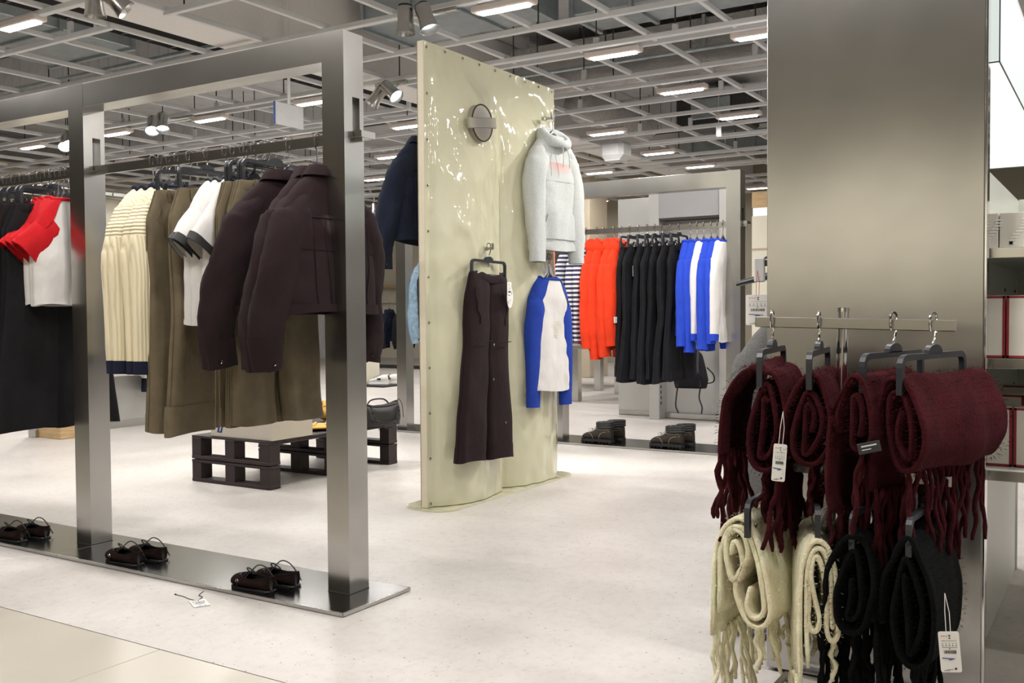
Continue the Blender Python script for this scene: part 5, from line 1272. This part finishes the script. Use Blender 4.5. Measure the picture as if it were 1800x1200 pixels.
# ------------------------------------------------------------------ far things
t = thing('backpack', 'charcoal backpack hanging in front of the grey cabinet', 'backpack', (-3.21, 8.10, .80), R(10))
rings = []
for i in range(15):
    k = i/14; z = -.14-.34*k; a = interp(((0,.05),(.15,.10),(.45,.125),(.8,.15),(1,.135)), k); b = interp(((0,.03),(.3,.07),(.8,.095),(1,.07)), k)
    rings.append([Vector((a*math.copysign(abs(math.cos(q))**.6, math.cos(q)), b*math.copysign(abs(math.sin(q))**.7, math.sin(q)), z)) for q in [2*math.pi*j/28 for j in range(28)]])
MB().loft(rings, True, True, True).obj('body', M['coal'], t, True, 60)
b = MB(); b.box((0,-.095,-.40), (.20,.03,.13), .02); b.obj('front_pocket', M['coal'], t, True)
for sx in (-.07, .07): MB().tube(smoothpath([(sx*.3,.02,-.02),(sx,-.04,-.12),(sx*1.1,-.09,-.30),(sx*1.4,-.09,-.46)], 5), .012, 7, flat=.35).obj('compression_strap', M['blk'], t, True)
for sx in (-.11, .09): MB().tube(smoothpath([(sx,-.03,-.47),(sx-.01,-.04,-.56),(sx+.015*(1 if sx > 0 else -1),-.04,-.64),(sx+.01,-.04,-.70)], 5), .014, 6, flat=.5).obj('webbing_end', M['blk'], t, True)
MB().tube(smoothpath([(.14,0,-.30),(.20,-.02,-.36),(.20,-.02,-.42),(.13,0,-.44)], 5), .010, 7, flat=.5).obj('shoulder_strap', M['coal'], t, True)
MB().tube(smoothpath([(-.03,.02,-.15),(-.02,.02,-.04),(0,.02,0),(.03,.02,-.04),(.04,.02,-.15)], 5), .010, 7, flat=.5).obj('haul_loop', M['blk'], t, True)
MB().box((-.02,.15,-.02), (.02,.30,.02), .002).obj('peg', M['steel_h'], t)
t = thing('fire_extinguisher', 'red fire extinguisher standing far behind the steel tables', 'fire extinguisher', (-7.36, 14.0, .10))
MB().lathe([(.06,.0),(.075,.01),(.075,.40),(.06,.45),(.02,.47),(.02,.50)], 20, cap0=True, cap1=True).obj('cylinder', M['ext_red'], t, True, 50)
MB().box((0,0,.52), (.05,.10,.03), .004).obj('valve', M['blk'], t); MB().box((.03,-.070,.25), (.06,.02,.16), .002).obj('label', M['white'], t)
MB().tube(smoothpath([(.02,0,.50),(.09,0,.42),(.09,0,.2)], 5), .01, 6).obj('hose', M['blk'], t, True); MB().box((0,0,-.05), (.18,.18,.10), .004).obj('stand', M['blk'], t)
# folded red clothes on the steel table
for k in range(3):
    t = thing('folded_top', ['bottom','middle','top'][k]+' folded red garment of the pile on the steel table', 'folded garment', (-5.02+.01*k, 9.78, .621+.032*k), R(5*k), 'folded red garments')
    rings = []
    for i in range(9):
        q = i/8*2-1; a = .15*(1-.06*abs(q)**4)
        rings.append([Vector((a*math.copysign(abs(math.cos(w))**.3, math.cos(w)), .12*q, .016+.015*math.copysign(abs(math.sin(w))**.6, math.sin(w))*(1-.6*abs(q)**6)+.004*math.sin(5*w+i))) for w in [2*math.pi*j/20 for j in range(20)]])
    MB().loft(rings, True, True, True).obj('folded_cloth', [M['red_cloth'],M['red_cloth'],M['red_hood']][k], t, True, 180)
# dark rail of clothes behind the tables
def clothes_rack(lab, x, y, L, n, top, mats, grp, rz=0):
    t = thing('clothes_rack', lab, 'clothes rack', (x, y, 0), rz)
    for sx in (0, L): MB().tube([(sx,0,.02),(sx,0,top)], .014, 8).obj('upright', M['steel'], t, True)
    MB().tube([(-.05,0,top),(L+.05,0,top)], .014, 8).obj('rail', M['steel'], t, True)
    MB().box((L/2,0,.02), (L+.2,.40,.03), .004).obj('base', M['blk'], t)
    for k in range(n):
        w = NUM[k]
        j = jacket('dark_jacket', '%s dark jacket from the left on the rack, %s' % (w, grp), 'jacket', 'jackets on the rack '+grp, mats[k % len(mats)], 200+k+n, L=.55, sl=.55, out=.02, sw=.2, cw=.23, hw=.22)
        p = Vector((x, y, 0)) + Matrix.Rotation(rz, 3, 'Z') @ Vector(((k+.6)*L/(n+.3), 0, 0)); j.location = (p.x, p.y, top+.016); j.rotation_euler = (0,0,rz+G90)
        hanger('coat', (p.x, p.y, top+.016), rz+G90, '%s black hanger on the rack, %s' % (w, grp), 'hangers on the rack '+grp)
clothes_rack('low rack of dark clothes in the distance behind the denim jacket', -12.0, 13.9, 1.5, 5, 1.15, (M['denim_dk'], M['coal']), 'behind the denim jacket')
clothes_rack('low rack of black clothes far behind the red sweatshirts', -6.0, 12.9, .55, 2, 1.0, (M['coal'],), 'far behind the red sweatshirts')
# cream plinth with sneakers
t = thing('display_plinth', 'cream plinth standing far behind the near post', 'plinth', (-8.95, 10.35, 0)); box_obj('block', (0,0,.50), (.42,.42,1.0), M['cream_wall'], t, .006); box_obj('base_step', (.35,0,.012), (.55,.44,.024), M['blk'], t, .003)
def sneaker(lab, x, y, rz):
    t = thing('sneaker', lab, 'shoe', (x, y, .026), rz, 'white sneakers by the cream plinth'); out = []
    for tt, w, h in ((0,.02,.045),(.05,.038,.06),(.2,.048,.075),(.35,.046,.09),(.5,.042,.11),(.65,.038,.125),(.85,.037,.13),(.97,.03,.13),(1,.015,.12)):
        out.append([(tt*.28, w*math.cos(a), .03+(h-.03)*.5+(h-.03)*.5*math.sin(a)) for a in [2*math.pi*j/16 for j in range(16)]])
    MB().loft(out, True, True, True).obj('upper', M['tv'], t, True, 180)
    poly = [(tt*.285-.003, s_*w) for s_, sq in ((-1,1),(1,-1)) for tt, w in ((0,.02),(.08,.043),(.3,.05),(.6,.043),(.95,.04),(1,.022))[::sq]]
    MB().prism(poly, 'z', 0, .034).obj('sole', M['white'], t)
    MB().box((.15,0,.07), (.05,.098,.025), .004).obj('side_stripe', M['blk'], t); MB().box((.27,0,.09), (.025,.05,.06), .006).obj('heel_patch', M['blk'], t)
    b = MB()
    for k in range(4): b.tube([(.08+.025*k,-.025,.082+.012*k),(.08+.025*k,0,.094+.012*k),(.08+.025*k,.025,.082+.012*k)], .003, 5)
    b.obj('lace', M['blk'], t, True)
sneaker('front white and black sneaker beside the cream plinth', -8.70, 10.28, R(25)); sneaker('rear white and black sneaker beside the cream plinth', -8.66, 10.44, R(25))
# grey display wall on the left with a white puffer jacket and dark jeans
t = thing('display_wall', 'grey steel display wall behind the cream sweaters', 'display wall', (-7.55, 4.7, 0))
for k in range(4): box_obj('lower_panel', (0, .35+.7*k, .30), (.10,.692,.60), M['grey_cab'], t, .004)
for k in range(4): box_obj('upper_panel', (-.03, .35+.7*k, 1.31), (.06,.696,1.40), M['cream_wall'], t, .004)
box_obj('kick_plate', (.02,1.4,.03), (.08,2.8,.06), M['steel_h'], t)
box_obj('side_box', (.20,.10,.20), (.30,.14,.40), M['wood'], t, .004)
for k in range(4): box_obj('ledge', (.06,.35+.7*k,2.03), (.18,.69,.03), M['steel_h'], t, .002)
t = thing('puffer_jacket', 'white puffer jacket on the display wall behind the cream sweaters', 'jacket', (-7.38, 5.46, 1.12), R(90))
s_ = Shirt(L=.55, sw=.18, cw=.22, hw=.21, d=.075, seed=4, fold=.05)
for i in range(6):
    a, c = .02+.158*i, .02+.158*(i+1); rr = [s_.ring(lerp(a, c, j/6), 32, .022*math.sin(math.pi*j/6)) for j in range(7)]; MB().loft(rr).obj('quilted_band', M['puffer'], t, True, 180)
for sd in (-1, 1):
    for i in range(4):
        z = -.17-.13*i; x = sd*(.20+.012*i); MB().lathe([(.045,.0),(.062,-.03),(.065,-.065),(.060,-.10),(.045,-.13)], 14, c=(x,0,z)).obj('sleeve_segment', M['puffer'], t, True, 180)
hanger('coat', (-7.38, 5.46, 1.14), G90, 'hanger of the white puffer jacket', None)
t = trousers('dark_jeans', 'dark navy jeans on the display wall right of the white puffer jacket', 'jeans', None, M['denim_dk'], 66, L=.62, ww=.12, hip=.13, hem=.075, spread=.0, d=.04)
t.location = (-7.38, 5.80, 1.08); t.rotation_euler = (0,0,G90); hanger('clip', (-7.38, 5.80, 1.08), G90, 'clip hanger of the dark jeans on the display wall', None)
for y, z in ((5.46,1.128),(5.80,1.068)): box_obj('wall_peg', (.08, y-4.7, z), (.22,.014,.014), M['steel_h'], bpy.data.objects['display_wall'])
t = thing('display_upright', 'grey perforated upright standing behind the pallet table', 'upright', (-6.22, 6.45, 0)); box_obj('column', (0,0,.80), (.11,.16,1.60), M['grey_cab'], t, .003); box_obj('white_side', (.075,0,.78), (.035,.20,1.56), M['white_metal'], t, .003)
for k in range(16): inst('slot', bpy.data.meshes['slot'], t, (.0, -.078, .12+.09*k), (0,0,R(90)))
# far left lit shelves, wood band and the lit alcove on the back wall
t = thing('wall_shelving', 'cream lit shelving on the far left wall', 'shelving', (-14.6, 4.2, 0))
box_obj('back_panel', (-.1,4.5,1.45), (.06,11.0,2.9), M['cream_wall'], t)
for z in (.5, 1.1, 1.7, 2.2): box_obj('shelf', (.12,4.5,z), (.36,11.0,.04), M['wood'], t, .004)
box_obj('pelmet', (.15,4.5,3.12), (.50,11.0,.34), M['tan_wall'], t, .004)
t = thing('wall_alcove', 'cream tiled alcove with a ledge on the far wall behind the near post', 'alcove', (-13.4, 16.7, 0))
box_obj('back_panel', (0,.18,1.5), (4.6,.06,3.0), M['cream_wall'], t); box_obj('ledge', (0,0,1.55), (4.6,.34,.05), M['wood'], t, .004)
tmesh = MB().box((0,0,0), (.195,.02,.195), .003).mesh('wall_tile', M['cream_wall'])
for i in range(22):
    for j in range(5): inst('wall_tile', tmesh, t, (-2.2+.2*i, .14, .45+.2*j))
t = thing('lit_booth', 'cream booth with a tan top band and a lit slot, right of the far frame', 'booth', (-3.95, 12.0, 0))
box_obj('wall_panel', (1.0,.5,1.08), (2.0,1.0,2.16), M['cream_wall'], t, .004); box_obj('lit_slot', (1.0,.5,2.21), (1.98,.98,.10), M['light_box'], t); box_obj('top_band', (1.0,.5,2.36), (2.0,1.0,.20), M['wood'], t, .004)
box_obj('slatted_seam', (1.0,-.004,1.75), (2.0,.012,.02), M['tan_wall'], t)
# unseen furniture added behind the photographer, shaped for reflections in the metal
t = thing('rear_shelving', 'unseen cream shelving with dark stock, added behind the photographer for reflections', 'shelving', (-4.0, -4.7, 0))
for k in range(6): box_obj('bay_panel', (-3.5+1.5*k, 0, 1.6), (1.46,.30,1.5), M['cream_wall'], t, .004)
box_obj('dark_stock', (.25, .15, .58), (9.0,.60,1.16), M['olive_wall'], t, .01)
t = thing('rear_counter', 'unseen low dark counter added behind the photographer for reflections', 'counter', (-1.2, -2.4, 0)); box_obj('counter_body', (0,0,.42), (3.6,.8,.84), M['olive_wall'], t, .01); box_obj('counter_top', (0,0,.86), (3.7,.9,.04), M['coal'], t, .004)

# unseen dark boxes added at the right hand wall to break up reflections
t = thing('side_shelving', 'unseen dark shelving added along the right hand wall for reflections', 'shelving', (4.7, 4.0, 0))
for k in range(4): box_obj('bay', (0, 1.9*k, .55 if k % 2 else .8), (.5, 1.1, 1.1 if k % 2 else 1.6), M['coal' if k % 2 else 'pallet'], t, .01)
